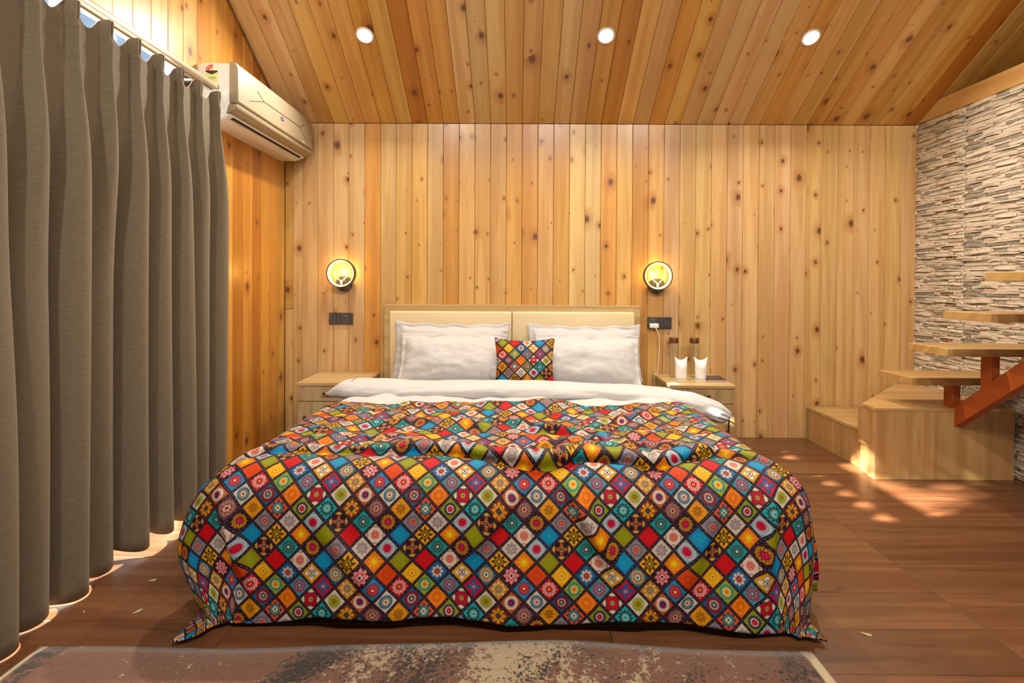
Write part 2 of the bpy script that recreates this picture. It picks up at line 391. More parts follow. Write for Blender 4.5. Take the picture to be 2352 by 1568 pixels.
def quilt_mat():
    b = NB('patchwork_print')
    uv = b.node('ShaderNodeUVMap'); uv.uv_map = 'UVMap'
    X, Y, _ = b.sep(uv.outputs[0])
    i = b.math('MULTIPLY', b.math('ADD', X, Y), 0.5)
    j = b.math('MULTIPLY', b.math('SUBTRACT', X, Y), 0.5)
    I = b.math('FLOOR', b.math('ADD', i, 0.5)); J = b.math('FLOOR', b.math('ADD', j, 0.5))
    a = b.math('SUBTRACT', i, I); c = b.math('SUBTRACT', j, J)      # -.5 .. .5
    xm = b.math('FLOORED_MODULO', b.math('ADD', I, J), 12.0)
    ym = b.math('FLOORED_MODULO', b.math('SUBTRACT', I, J), 8.0)
    k = b.math('ADD', b.math('MULTIPLY', ym, 6.0), b.math('FLOOR', b.math('MULTIPLY', b.math('ADD', xm, 0.01), 0.5)))
    f1 = b.math('DIVIDE', b.math('ADD', k, 0.5), 24.0)
    f2 = b.math('SUBTRACT', f1, 1.0)
    hi = b.math('GREATER_THAN', k, 23.5)
    def look(vals):
        outs = []
        for h in (0, 1):
            r = b.node('ShaderNodeValToRGB')
            e = r.color_ramp
            e.interpolation = 'CONSTANT'
            vs = vals[24 * h:24 * h + 24]
            while len(e.elements) < 24:
                e.elements.new(1.0)
            for q in range(24):
                e.elements[q].position = q / 24
            for q in range(24):
                e.elements[q].color = (*vs[q], 1)
            b.put(r.inputs[0], f1 if h == 0 else f2)
            outs.append(r.outputs[0])
        return b.mix(hi, outs[0], outs[1])
    Cg, Cp, Cr, Cm, Cc = [look([hexs(t[q]) for t in TAB]) for q in range(5)]
    P1 = b.sep(look([(t[5] / 32, t[6], t[7]) for t in TAB]))
    P2 = b.sep(look([(t[8] / 4, t[9], t[10]) for t in TAB]))
    # local coords, rotated so the motif stands upright
    lx = b.math('ADD', a, c); ly = b.math('SUBTRACT', a, c)
    r = b.math('MULTIPLY', b.math('SQRT', b.math('ADD', b.math('MULTIPLY', a, a), b.math('MULTIPLY', c, c))), 2.15)
    th = b.math('ARCTAN2', ly, lx)
    n = b.math('ROUND', b.math('MULTIPLY', P1[0], 32.0))
    w = b.math('COSINE', b.math('MULTIPLY', n, th))
    w2 = b.math('COSINE', b.math('MULTIPLY', b.math('MULTIPLY', n, 0.5), th))
    R = P1[1]
    Ro = b.math('MULTIPLY', R, b.math('ADD', 1.0, b.math('MULTIPLY', P1[2], w)))
    def inside(rad, soft=0.025):
        return b.smooth(r, b.math('ADD', rad, soft), b.math('SUBTRACT', rad, soft))
    wv = b.noise(b.vmath('MULTIPLY', uv.outputs[0], (3.0, 3.0, 1)), 1.0, 3)
    col = b.mix(b.math('MULTIPLY', b.smooth(r, 0.3, 1.3), 0.35), Cg, b.mix(0.45, Cg, b.mix(1.0, Cg, (0.6, 0.5, 0.45, 1), 'MULTIPLY')))
    # rings of tiny dots on the ground
    dots = b.math('MULTIPLY', b.math('GREATER_THAN', b.math('COSINE', b.math('MULTIPLY', th, 24.0)), 0.3),
                  b.smooth(b.math('ABSOLUTE', b.math('SUBTRACT', r, b.math('ADD', Ro, 0.12))), 0.045, 0.02))
    col = b.mix(b.math('MULTIPLY', dots, 0.5), col, Cp)
    # corner quarter roundels
    da = b.math('SUBTRACT', 0.5, b.math('ABSOLUTE', a)); dc = b.math('SUBTRACT', 0.5, b.math('ABSOLUTE', c))
    ea = b.math('SUBTRACT', 0.5, b.math('ABSOLUTE', a))
    rc = b.math('SQRT', b.math('ADD', b.math('MULTIPLY', da, da), b.math('MULTIPLY', dc, dc)))
    thc = b.math('ARCTAN2', da, dc)
    crad = b.math('MULTIPLY', P2[0], 0.44)
    crw = b.math('MULTIPLY', crad, b.math('ADD', 0.9, b.math('MULTIPLY', b.math('COSINE', b.math('MULTIPLY', thc, 20.0)), 0.1)))
    col = b.mix(b.smooth(rc, b.math('ADD', crw, 0.012), b.math('SUBTRACT', crw, 0.012)), col, (0.035, 0.022, 0.035, 1))
    c2 = b.math('MULTIPLY', crw, 0.86)
    col = b.mix(b.smooth(rc, b.math('ADD', c2, 0.012), b.math('SUBTRACT', c2, 0.012)), col, Cr)
    c3 = b.math('MULTIPLY', crw, 0.5)
    col = b.mix(b.smooth(rc, b.math('ADD', c3, 0.012), b.math('SUBTRACT', c3, 0.012)), col, Cm)
    # main roundel
    dark = (0.03, 0.02, 0.035, 1)
    col = b.mix(b.math('MULTIPLY', inside(b.math('ADD', Ro, 0.05)), P2[2]), col, dark)
    col = b.mix(inside(Ro), col, Cp)
    col = b.mix(b.math('MULTIPLY', b.math('MULTIPLY', inside(b.math('MULTIPLY', Ro, 0.9)), b.math('GREATER_THAN', w, 0.25)), b.math('MULTIPLY', P2[1], 0.75)), col, Cg)
    col = b.mix(b.smooth(b.math('ABSOLUTE', b.math('SUBTRACT', r, b.math('MULTIPLY', R, 0.74))), 0.03, 0.012), col, b.mix(0.5, Cm, dark))
    r2 = b.math('MULTIPLY', R, b.math('ADD', 0.62, b.math('MULTIPLY', w, 0.05)))
    col = b.mix(inside(r2), col, Cr)
    d2 = b.math('MULTIPLY', b.math('GREATER_THAN', w, 0.2), b.smooth(b.math('ABSOLUTE', b.math('SUBTRACT', r, b.math('MULTIPLY', R, 0.53))), 0.05, 0.025))
    col = b.mix(b.math('MULTIPLY', d2, 0.7), col, Cp)
    r3 = b.math('MULTIPLY', R, b.math('ADD', 0.42, b.math('MULTIPLY', w2, 0.07)))
    col = b.mix(inside(b.math('ADD', r3, 0.025)), col, b.mix(0.6, Cm, dark))
    col = b.mix(inside(r3), col, Cm)
    col = b.mix(inside(b.math('MULTIPLY', R, 0.20)), col, Cc)
    col = b.mix(inside(b.math('MULTIPLY', R, 0.07)), col, Cr)
    # dark border with beads
    m = b.math('MINIMUM', da, dc)
    col = b.mix(b.smooth(m, 0.084, 0.074), col, (0.010, 0.005, 0.016, 1))
    neara = b.math('LESS_THAN', da, dc)
    q = b.math('ADD', b.math('MULTIPLY', neara, c), b.math('MULTIPLY', b.math('SUBTRACT', 1.0, neara), a))
    qf = b.math('SUBTRACT', b.math('FRACT', b.math('MULTIPLY', q, 11.0)), 0.5)
    qi = b.math('FLOOR', b.math('MULTIPLY', q, 11.0))
    mm = b.math('MULTIPLY', b.math('SUBTRACT', m, 0.012), 11.0)
    bd = b.math('SQRT', b.math('ADD', b.math('MULTIPLY', qf, qf), b.math('MULTIPLY', mm, mm)))
    alt = b.math('FLOORED_MODULO', qi, 3.0)
    bead = b.mix(b.math('LESS_THAN', alt, 0.5), (0.34, 0.28, 0.30, 1), (0.26, 0.02, 0.07, 1))
    col = b.mix(b.smooth(bd, 0.19, 0.10), col, bead)
    weave = b.noise(b.vmath('MULTIPLY', uv.outputs[0], (60, 60, 1)), 1.0, 2)
    b.bump(b.math('ADD', b.math('MULTIPLY', weave, 0.1), b.noise(uv.outputs[0], 1.2, 4, 0.55)), 0.16, 0.02)
    hs = b.node('ShaderNodeHueSaturation'); hs.inputs['Saturation'].default_value = 1.22; hs.inputs['Value'].default_value = 0.74
    b.put(hs.inputs['Color'], col)
    return b.set(Base_Color=hs.outputs[0], Roughness=0.62, Specular_IOR_Level=0.22)
QUILT = quilt_mat()

# ------------------------------------------------------------------ object helpers
def link(o, parent=None):
    COL.objects.link(o)
    if parent is not None: o.parent = parent
    return o
def tag(o, label=None, cat=None, group=None, kind=None):
    if label: o['label'] = label
    if cat: o['category'] = cat
    if group: o['group'] = group
    if kind: o['kind'] = kind
    return o
def struct(o, label=None):
    o['kind'] = 'structure'
    if label: o['label'] = label
    return o
def thing(name, label, cat, loc=(0, 0, 0), rot=(0, 0, 0), group=None):
    o = bpy.data.objects.new(name, None)
    o.location = loc; o.rotation_euler = rot
    o.empty_display_size = 0.1
    link(o)
    return tag(o, label, cat, group)
def mesh(name, V, Fc, mat, parent=None, smooth=False, loc=(0, 0, 0), rot=(0, 0, 0), auto=None):
    me = bpy.data.meshes.new(name)
    me.from_pydata([tuple(map(float, v)) for v in V], [], [tuple(map(int, f)) for f in Fc])
    if smooth:
        me.polygons.foreach_set('use_smooth', [True] * len(me.polygons))
    if auto is not None:
        me.set_sharp_from_angle(angle=math.radians(auto))
    me.materials.append(mat)
    me.update()
    o = bpy.data.objects.new(name, me)
    o.location = loc; o.rotation_euler = rot
    return link(o, parent)
def from_bm(name, bm, mat, parent=None, smooth=None, loc=(0, 0, 0), rot=(0, 0, 0)):
    me = bpy.data.meshes.new(name)
    bmesh.ops.recalc_face_normals(bm, faces=bm.faces)
    bm.to_mesh(me); bm.free()
    if smooth is not None:
        me.polygons.foreach_set('use_smooth', [True] * len(me.polygons))
        me.set_sharp_from_angle(angle=math.radians(smooth))
    me.materials.append(mat)
    o = bpy.data.objects.new(name, me)
    o.location = loc; o.rotation_euler = rot
    return link(o, parent)
def add_box(bm, x0, x1, y0, y1, z0, z1, bev=0.0, seg=1):
    t = bmesh.new()
    vs = [t.verts.new(p) for p in ((x0, y0, z0), (x1, y0, z0), (x1, y1, z0), (x0, y1, z0), (x0, y0, z1), (x1, y0, z1), (x1, y1, z1), (x0, y1, z1))]
    for f in ((3, 2, 1, 0), (4, 5, 6, 7), (0, 1, 5, 4), (1, 2, 6, 5), (2, 3, 7, 6), (3, 0, 4, 7)):
        t.faces.new([vs[k] for k in f])
    if bev > 0:
        bmesh.ops.bevel(t, geom=t.edges[:], offset=bev, segments=seg, profile=0.5, affect='EDGES')
    me = bpy.data.meshes.new('tmp'); t.to_mesh(me); t.free()
    bm.from_mesh(me); bpy.data.meshes.remove(me)
    return bm
def box(name, x0, x1, y0, y1, z0, z1, mat, parent=None, bev=0.0, seg=1, loc=(0, 0, 0), rot=(0, 0, 0)):
    return from_bm(name, add_box(bmesh.new(), x0, x1, y0, y1, z0, z1, bev, seg), mat, parent, 40 if bev and seg > 1 else None, loc, rot)
def boxes(name, lst, mat, parent=None):
    bm = bmesh.new()
    for l in lst: add_box(bm, *l)
    return from_bm(name, bm, mat, parent)
def lathe(name, prof, mat, parent=None, seg=32, loc=(0, 0, 0), rot=(0, 0, 0), smooth=35):
    V, Fc = [], []
    n = len(prof)
    for k in range(seg):
        a = 2 * PI * k / seg
        for r, z in prof: V.append((r * math.cos(a), r * math.sin(a), z))
    for k in range(seg):
        k2 = (k + 1) % seg
        for i in range(n - 1):
            Fc.append((k * n + i, k2 * n + i, k2 * n + i + 1, k * n + i + 1))
    bm = bmesh.new()
    vs = [bm.verts.new(v) for v in V]
    for f in Fc: bm.faces.new([vs[q] for q in f])
    bmesh.ops.remove_doubles(bm, verts=bm.verts, dist=1e-6)
    return from_bm(name, bm, mat, parent, smooth, loc, rot)
def tube(name, pts, rad, mat, parent=None, seg=8, loc=(0, 0, 0)):
    pts = [Vector(p) for p in pts]
    rads = rad if hasattr(rad, '__len__') else [rad] * len(pts)
    V, Fc = [], []
    up = Vector((0.01, 0.3, 1))
    for i, p in enumerate(pts):
        t = (pts[min(i + 1, len(pts) - 1)] - pts[max(i - 1, 0)]).normalized()
        u = t.cross(up)
        if u.length < 1e-3: u = t.cross(Vector((1, 0, 0)))
        u.normalize(); v = t.cross(u)
        for k in range(seg):
            a = 2 * PI * k / seg
            V.append(p + (u * math.cos(a) + v * math.sin(a)) * rads[i])
    for i in range(len(pts) - 1):
        for k in range(seg):
            k2 = (k + 1) % seg
            Fc.append((i * seg + k, i * seg + k2, (i + 1) * seg + k2, (i + 1) * seg + k))
    Fc.append(tuple(range(seg - 1, -1, -1))); Fc.append(tuple((len(pts) - 1) * seg + k for k in range(seg)))
    return mesh(name, V, Fc, mat, parent, True, loc, auto=50)
def prism(name, poly, axis, a0, a1, mat, parent=None, smooth=None, bev=0.0):
    """extrude a 2-D outline along an axis; poly holds the two other coords in xyz order"""
    def pt(p, a):
        return {'x': (a, p[0], p[1]), 'y': (p[0], a, p[1]), 'z': (p[0], p[1], a)}[axis]
    bm = bmesh.new()
    lo = [bm.verts.new(pt(p, a0)) for p in poly]; hi = [bm.verts.new(pt(p, a1)) for p in poly]
    n = len(poly)
    bm.faces.new(lo); bm.faces.new(hi[::-1])
    for k in range(n):
        bm.faces.new((lo[k], hi[k], hi[(k + 1) % n], lo[(k + 1) % n]))
    bmesh.ops.recalc_face_normals(bm, faces=bm.faces)
    if bev: bmesh.ops.bevel(bm, geom=bm.edges[:], offset=bev, segments=2, profile=0.5, affect='EDGES')
    return from_bm(name, bm, mat, parent, smooth)
def grid_mesh(name, P, UV, mat, parent=None, thick=0.0, closed=False):
    """P: (nu, nv, 3) array of points"""
    nu, nv = P.shape[:2]
    idx = np.arange(nu * nv).reshape(nu, nv)
    q = np.stack([idx[:-1, :-1], idx[1:, :-1], idx[1:, 1:], idx[:-1, 1:]], -1).reshape(-1, 4)
    if closed:
        q2 = np.stack([idx[-1, :-1], idx[0, :-1], idx[0, 1:], idx[-1, 1:]], -1).reshape(-1, 4)
        q = np.concatenate([q, q2])
    me = bpy.data.meshes.new(name)
    me.from_pydata(P.reshape(-1, 3).tolist(), [], q.tolist())
    me.polygons.foreach_set('use_smooth', [True] * len(me.polygons))
    if UV is not None:
        l = me.uv_layers.new(name='UVMap')
        vi = np.empty(len(me.loops), dtype=np.int32); me.loops.foreach_get('vertex_index', vi)
        l.data.foreach_set('uv', UV.reshape(-1, 2)[vi].astype(np.float32).ravel())
    me.materials.append(mat)
    o = bpy.data.objects.new(name, me)
    link(o, parent)
    if thick:
        md = o.modifiers.new('solid', 'SOLIDIFY'); md.thickness = thick; md.offset = -1
    return o
def text(name, s, size, mat, parent, loc, rot, align='CENTER'):
    cu = bpy.data.curves.new(name, 'FONT'); cu.body = s; cu.size = size; cu.align_x = align; cu.align_y = 'CENTER'
    cu.extrude = 0.0003
    t = bpy.data.objects.new('tmp', cu); COL.objects.link(t)
    me = bpy.data.meshes.new_from_object(t.evaluated_get(bpy.context.evaluated_depsgraph_get()))
    bpy.data.objects.remove(t)
    me.materials.clear(); me.materials.append(mat)
    o = bpy.data.objects.new(name, me); o.location = loc; o.rotation_euler = rot
    return link(o, parent)
def ss(x, a, b):
    t = np.clip((np.asarray(x, float) - a) / (b - a), 0, 1)
    return t * t * (3 - 2 * t)
def pnoise(x, y, s, seed=0.0):
    x = np.asarray(x, float); y = np.asarray(y, float)
    out = np.empty(np.broadcast(x, y).shape)
    xb, yb = np.broadcast_arrays(x, y)
    fx, fy, fo = xb.ravel(), yb.ravel(), out.ravel()
    for q in range(fo.size):
        fo[q] = mnoise.noise((fx[q] * s + seed, fy[q] * s - seed * 0.7, seed * 1.3))
    return fo.reshape(out.shape)

# ------------------------------------------------------------------ the setting
# floor: boards in rows across the room, joints in line
floor = struct(box('floor', XL - 0.1, XO, YB, D + 0.1, -0.12, -0.006, BACK))
FP, FY0, FL, FX0 = 0.195, 1.459, 1.2, 1.4977
bm = add_box(bmesh.new(), -FL / 2 + 0.0008, FL / 2 - 0.0008, -FP / 2 + 0.0007, FP / 2 - 0.0007, -0.006, 0.0, 0.0012)
me_fl = bpy.data.meshes.new('plank'); bm.to_mesh(me_fl); bm.free(); me_fl.materials.append(FLOORW)
rnd = random.Random(3)
for r in range(-7, 12):
    yc = FY0 + (r + 0.5) * FP
    for c in range(-3, 3):
        xc = FX0 + (c + 0.5) * FL
        if xc - FL / 2 > XO or xc + FL / 2 < XL - 0.3: continue
        o = bpy.data.objects.new('plank', me_fl); o.location = (xc, yc, 0)
        v = rnd.uniform(0.82, 1.12)
        o.color = (0.165 * v, 0.070 * v * rnd.uniform(0.94, 1.04), 0.028 * v, 1)
        link(o, floor)
# back wall
wall_back = struct(box('wall_back', XL - 0.12, XR + 0.15, D + 0.016, D + 0.16, -0.1, ZT + 0.05, BACK))
def vplank_mesh(w, L, th=0.016, ch=0.0035):
    h = w / 2 - 0.0006
    pr = [(-h, th), (-h, ch), (-h + ch * 0.8, 0), (h - ch * 0.8, 0), (h, ch), (h, th)]
    V = [(x, y, 0) for x, y in pr] + [(x, y, L) for x, y in pr]
    n = len(pr)
    Fc = [(k, (k + 1) % n, (k + 1) % n + n, k + n) for k in range(n)] + [tuple(range(n - 1, -1, -1)), tuple(range(n, 2 * n))]
    me = bpy.data.meshes.new('plank'); me.from_pydata(V, [], Fc); me.materials.append(PINE); me.update()
    return me
BASES = {'p': (0.66, 0.445, 0.190), 't': (0.65, 0.44, 0.205), 'm': (0.65, 0.395, 0.125), 'o': (0.60, 0.315, 0.070), 'd': (0.47, 0.205, 0.032), 'r': (0.58, 0.345, 0.115)}
def ptint(code, rg):
    c = BASES[code]; v = rg.uniform(0.92, 1.08)
    return (c[0] * v, c[1] * v * rg.uniform(0.95, 1.05), c[2] * v * rg.uniform(0.92, 1.08), 1)
me_bw = vplank_mesh(PITCH, ZT - 0.004)
CB = 'ttpodpmppmmpmmoompmpmompmrpptpppppppppppp'
lines = [PX0 + PITCH * k for k in range(38)]
rg = random.Random(11)
codes = 'tttopmmpommroomoppomomtppptpptpppptpptp'
for k in range(37):
    o = bpy.data.objects.new('plank', me_bw)
    o.location = ((lines[k] + lines[k + 1]) / 2, D, 0)
    o.color = ptint(codes[k], rg)
    link(o, wall_back)
for x0, x1, z0, z1, cd in ((-1.551, PX0, 0, ZT - 0.004, 't'), (-1.62, -1.551, 0, ZT - 0.004, 't'), (XL, -1.62, 0, 0.902, 't'), (XL, -1.62, 0.905, ZT - 0.004, 'r'), (lines[37], XR, 0, ZT - 0.004, 'p')):
    o = bpy.data.objects.new('plank', vplank_mesh(x1 - x0, z1 - z0)); o.location = ((x0 + x1) / 2, D, z0)
    o.color = ptint(cd, rg); link(o, wall_back)
# ceiling: boards running up the slope
ang = math.atan(SL)
slope_len = (D - YR) / math.cos(ang)
bm = bmesh.new()
def slab(bm, pts, t):
    lo = [bm.verts.new(p) for p in pts]; hi = [bm.verts.new((p[0], p[1], p[2] + t)) for p in pts]
    bm.faces.new(lo[::-1]); bm.faces.new(hi)
    for k in range(4): bm.faces.new((lo[k], lo[(k + 1) % 4], hi[(k + 1) % 4], hi[k]))
off = 0.022
slab(bm, [(XL - 0.3, D + 0.3, ceil_z(D + 0.3) + off), (XO + 0.2, D + 0.3, ceil_z(D + 0.3) + off), (XO + 0.2, YR, ceil_z(YR) + off), (XL - 0.3, YR, ceil_z(YR) + off)], 0.12)
zb = ceil_z(YR) - SL * (YR - YB)
zb_rear = zb
slab(bm, [(XL - 0.3, YR, ceil_z(YR) + off), (XO + 0.2, YR, ceil_z(YR) + off), (XO + 0.2, YB - 0.2, zb - 0.1), (XL - 0.3, YB - 0.2, zb - 0.1)], 0.12)
ceiling = struct(from_bm('ceiling', bm, PINE))
ceiling.color = (0.50, 0.29, 0.12, 1)
me_cp = vplank_mesh(PITCH, slope_len)
ccodes = 'ttmmmmomdooppp' + 'mmmprodmpomtt' + 'ttromroomomodmoomoomooommooomoooo'
rg = random.Random(5)
k0 = -3
cm = {}
for q in range(56):
    x = PX0 + PITCH * (q - 2 + 0.5)
    if x - PITCH / 2 > XO: break
    o = bpy.data.objects.new('plank', me_cp)
    # local +y (thickness) points up out of the slope, local z runs up the slope to the camera
    zax = Vector((0, -math.cos(ang), math.sin(ang))); yax = Vector((0, math.sin(ang), math.cos(ang))); xax = yax.cross(zax)
    mt = Matrix((xax, yax, zax)).transposed().to_4x4(); mt.translation = (x, D, ZT)
    o.matrix_world = mt
    o.color = ptint(ccodes[min(q, len(ccodes) - 1)], rg)
    COL.objects.link(o); o.parent = ceiling
# left wall with the curtained glazed door and a high window out of the frame
DY0, DY1, DZ1 = 1.30, 2.60, 2.198
CY0, CY1, CZ0, CZ1 = 1.22, 2.06, 2.26, 2.74
xa, xb = XL - 0.10, XL - 0.016
wall_left = struct(boxes('wall_left', [(xa, xb, YB, DY0, -0.1, 4.5), (xa, xb, DY1, D + 0.1, -0.1, 3.1), (xa, xb, DY0, DY1, DZ1, CZ0), (xa, xb, DY0, CY0, CZ0, 4.5), (xa, xb, CY1, DY1, CZ0, 3.4), (xa, xb, CY0, CY1, CZ1, 4.0)], BACK))
rg = random.Random(21)
y1 = D - 0.001
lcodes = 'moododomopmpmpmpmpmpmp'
q = 0
while y1 > 0.0:
    y0 = y1 - PITCH
    spans = [[0.0, None]]
    if y0 < DY1 and y1 > DY0: spans = [[DZ1, None]]
    if y0 < CY1 and y1 > CY0: spans = [[spans[0][0], CZ0], [CZ1, None]]
    for z0, z1 in spans:
        a0, a1 = y0 + 0.0006, y1 - 0.0006
        t0 = z1 if z1 else ceil_z(a0) - 0.004; t1 = z1 if z1 else ceil_z(a1) - 0.004
        c_ = 0.0035
        ymid = (a0 + a1) / 2
        V = []
        for y, d in ((a0, 0.016), (a0, c_), (a0 + c_ * .8, 0), (a1 - c_ * .8, 0), (a1, c_), (a1, 0.016)):
            V.append((y - ymid, d, z0))
        for y, d in ((a0, 0.016), (a0, c_), (a0 + c_ * .8, 0), (a1 - c_ * .8, 0), (a1, c_), (a1, 0.016)):
            V.append((y - ymid, d, t0 + (t1 - t0) * (y - a0) / (a1 - a0)))
        n = 6
        Fc = [(k, (k + 1) % n, (k + 1) % n + n, k + n) for k in range(n)] + [tuple(range(n - 1, -1, -1)), tuple(range(n, 2 * n))]
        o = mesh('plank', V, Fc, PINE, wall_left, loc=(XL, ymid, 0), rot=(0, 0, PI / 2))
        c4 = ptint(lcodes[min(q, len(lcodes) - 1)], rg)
        o.color = (c4[0], c4[1] * 0.93, c4[2] * 0.62, 1)  # amber light of the sconce put into the board tint
    y1 = y0; q += 1
# glazed door behind the curtain, high window, rear window, each with frame and panes
def window(name, axis, at, a0, a1, z0, z1, cols, rows=1, fr=0.05):
    lst = []
    def add(u0, u1, w0, w1):
        lst.append((at - 0.03, at + 0.03, u0, u1, w0, w1) if axis == 'x' else (u0, u1, at - 0.03, at + 0.03, w0, w1))
    add(a0, a1, z1 - fr, z1); add(a0, a1, z0, z0 + fr * 0.6)
    for k in range(cols + 1):
        u = a0 + (a1 - a0 - fr) * k / cols; add(u, u + fr, z0, z1)
    for k in range(1, rows):
        w = z0 + (z1 - z0) * k / rows; add(a0, a1, w, w + fr * 0.5)
    root = struct(boxes(name, lst, WHITEP))
    for k in range(cols):
        u0 = a0 + (a1 - a0 - fr) * k / cols + fr; u1 = a0 + (a1 - a0 - fr) * (k + 1) / cols
        if axis == 'x': box('pane', at - 0.003, at + 0.003, u0, u1, z0 + fr * .6, z1 - fr, GLASS, root)
        else: box('pane', u0, u1, at - 0.003, at + 0.003, z0 + fr * .6, z1 - fr, GLASS, root)
    return root
window('window_1', 'x', XL - 0.055, DY0, DY1, 0.0, DZ1, 2, fr=0.02)
window('window_2', 'x', XL - 0.06, CY0, CY1, CZ0, CZ1, 1, fr=0.03)
wall_rear = struct(boxes('wall_rear', [(XL - 0.1, -1.1, YB - 0.14, YB, -0.1, 2.6), (2.3, XO, YB - 0.14, YB, -0.1, 2.6), (-1.1, 2.3, YB - 0.14, YB, -0.1, 0.4), (-1.1, 2.3, YB - 0.14, YB, 2.5, 2.8)], PINE))
wall_rear.color = (0.52, 0.31, 0.13, 1)
window('window_3', 'y', YB - 0.10, -1.1, 2.3, 0.4, 2.5, 3)
wall_outer = struct(box('wall_outer', XO, XO + 0.12, YB, D + 0.1, -0.1, 4.6, PINE)); wall_outer.color = (0.45, 0.25, 0.09, 1)
struct(box('wall_loft', XR + 0.15, XO, D + 0.016, D + 0.14, -0.1, ZT + 0.05, PINE)).color = (0.45, 0.25, 0.09, 1)
struct(box('ground', XL - 14, XL - 0.11, -10, 10, -0.2, -0.08, GROUND))

# stone-clad wall beside the stairs, ledge stones one by one
wall_right = struct(box('wall_right', XR + 0.012, XR + 0.13, YB, D + 0.016, -0.1, 2.242, STONEBACK))
trim_beam = struct(box('trim_1', XR - 0.002, XR + 0.13, YB, D, 2.243, 2.357, BEAMW, None, 0.002))
rs = random.Random(9)
TILE_W, TILE_H = 0.60, 0.305
layout = []
z = 0.0
while z < TILE_H - 0.008:
    h = min(rs.choice((0.011, 0.014, 0.017, 0.020, 0.025)), TILE_H - z)
    if TILE_H - z - h < 0.010: h = TILE_H - z
    y = -rs.uniform(0, 0.10)
    while y < TILE_W:
        L = rs.uniform(0.05, 0.22)
        a0, a1 = max(y, 0), min(y + L, TILE_W)
        if a1 - a0 > 0.012:
            layout.append((a0, a1, z, z + h, rs.uniform(0.003, 0.020), rs.uniform(-0.006, 0.006), rs.uniform(-0.004, 0.004), (rs.random(), rs.random(), rs.random()), rs.randrange(9999)))
        y += L
    z += h
def stone_geo(w, h, pr, tl, bow, seed):
    """front face 6 x 3 points, bulging and with a ragged outline; local y along the wall, x towards the room (-)"""
    r = random.Random(seed)
    nu, nv = 6, 3
    V, Fc = [], []
    for v in range(nv):
        for u in range(nu):
            fu, fv = u / (nu - 1), v / (nv - 1)
            e = 0.0 if 0 < u < nu - 1 else 0.45
            depth = pr * (1 - e) * (0.72 + 0.28 * (1 - fv)) * r.uniform(0.75, 1.15)
            if v == 0: depth *= 0.9
            zz = fv * h + tl * (fu - .5) + bow * math.sin(PI * fu) + r.uniform(-.0012, .0012)
            V.append((-depth, fu * w + r.uniform(-.001, .001), zz))
    base = len(V)
    ring = [u for u in range(nu)] + [nu * v + nu - 1 for v in range(1, nv)] + [nu * (nv - 1) + u for u in range(nu - 2, -1, -1)] + [nu * v for v in range(nv - 2, 0, -1)]
    for k in ring: V.append((0.014, V[k][1], V[k][2]))
    for v in range(nv - 1):
        for u in range(nu - 1):
            Fc.append((v * nu + u, v * nu + u + nu, v * nu + u + nu + 1, v * nu + u + 1))
    m = len(ring)
    for k in range(m):
        Fc.append((ring[k], ring[(k + 1) % m], base + (k + 1) % m, base + k))
    return V, Fc
stones = []
seam0 = 3.312
for ti in range(-1, 3):
    for tj in range(0, 8):
        ystart = seam0 + TILE_W - (ti + 1) * TILE_W   # tile spans ystart-TILE_W .. ystart
        zstart = tj * TILE_H - 0.03
        for a0, a1, z0, z1, pr, tl, bow, tone, sd in layout:
            ya, yb = ystart - a1 + 0.0007, ystart - a0 - 0.0007
            if yb > D: yb = D
            if yb - ya < 0.012 or ya > D - 0.01: continue
            za, zb_ = zstart + z0, zstart + z1
            if za < 0: za = 0
            if zb_ > 2.24: zb_ = 2.24
            if zb_ - za < 0.008: continue
            big = (yb - ya) * (zb_ - za) / ((ya + yb) / 2) ** 2 if (ya + yb) / 2 > 2.86 else 0
            stones.append((big, ya, yb, za, zb_, pr, tl, bow, tone, sd))
stones.sort(key=lambda s: -s[0])
def tone_attr(me, tones):
    at = me.attributes.new('tone', 'FLOAT_VECTOR', 'POINT')
    at.data.foreach_set('vector', np.asarray(tones, np.float32).ravel())
cache = {}
restV, restF, restT = [], [], []
for k, (big, ya, yb, za, zb_, pr, tl, bow, tone, sd) in enumerate(stones):
    w, h = yb - ya, zb_ - za - 0.0008
    key = (round(w, 3), round(h, 3), sd)
    if k < 300:
        if key not in cache:
            V, Fc = stone_geo(w, h, pr, tl, bow, sd)
            me = bpy.data.meshes.new('stone'); me.from_pydata(V, [], Fc); me.materials.append(STONE)
            tone_attr(me, [tone] * len(V)); me.update()
            cache[key] = me
        o = bpy.data.objects.new('stone', cache[key]); o.location = (XR, ya, za)
        link(o, wall_right)
    else:
        V, Fc = stone_geo(w, h, pr, tl, bow, sd)
        b0 = len(restV)
        restV += [(XR + v[0], ya + v[1], za + v[2]) for v in V]; restF += [tuple(q + b0 for q in f) for f in Fc]
        restT += [tone] * len(V)
o = mesh('stone_courses', restV, restF, STONE, wall_right); tone_attr(o.data, restT); tag(o, kind='stuff')

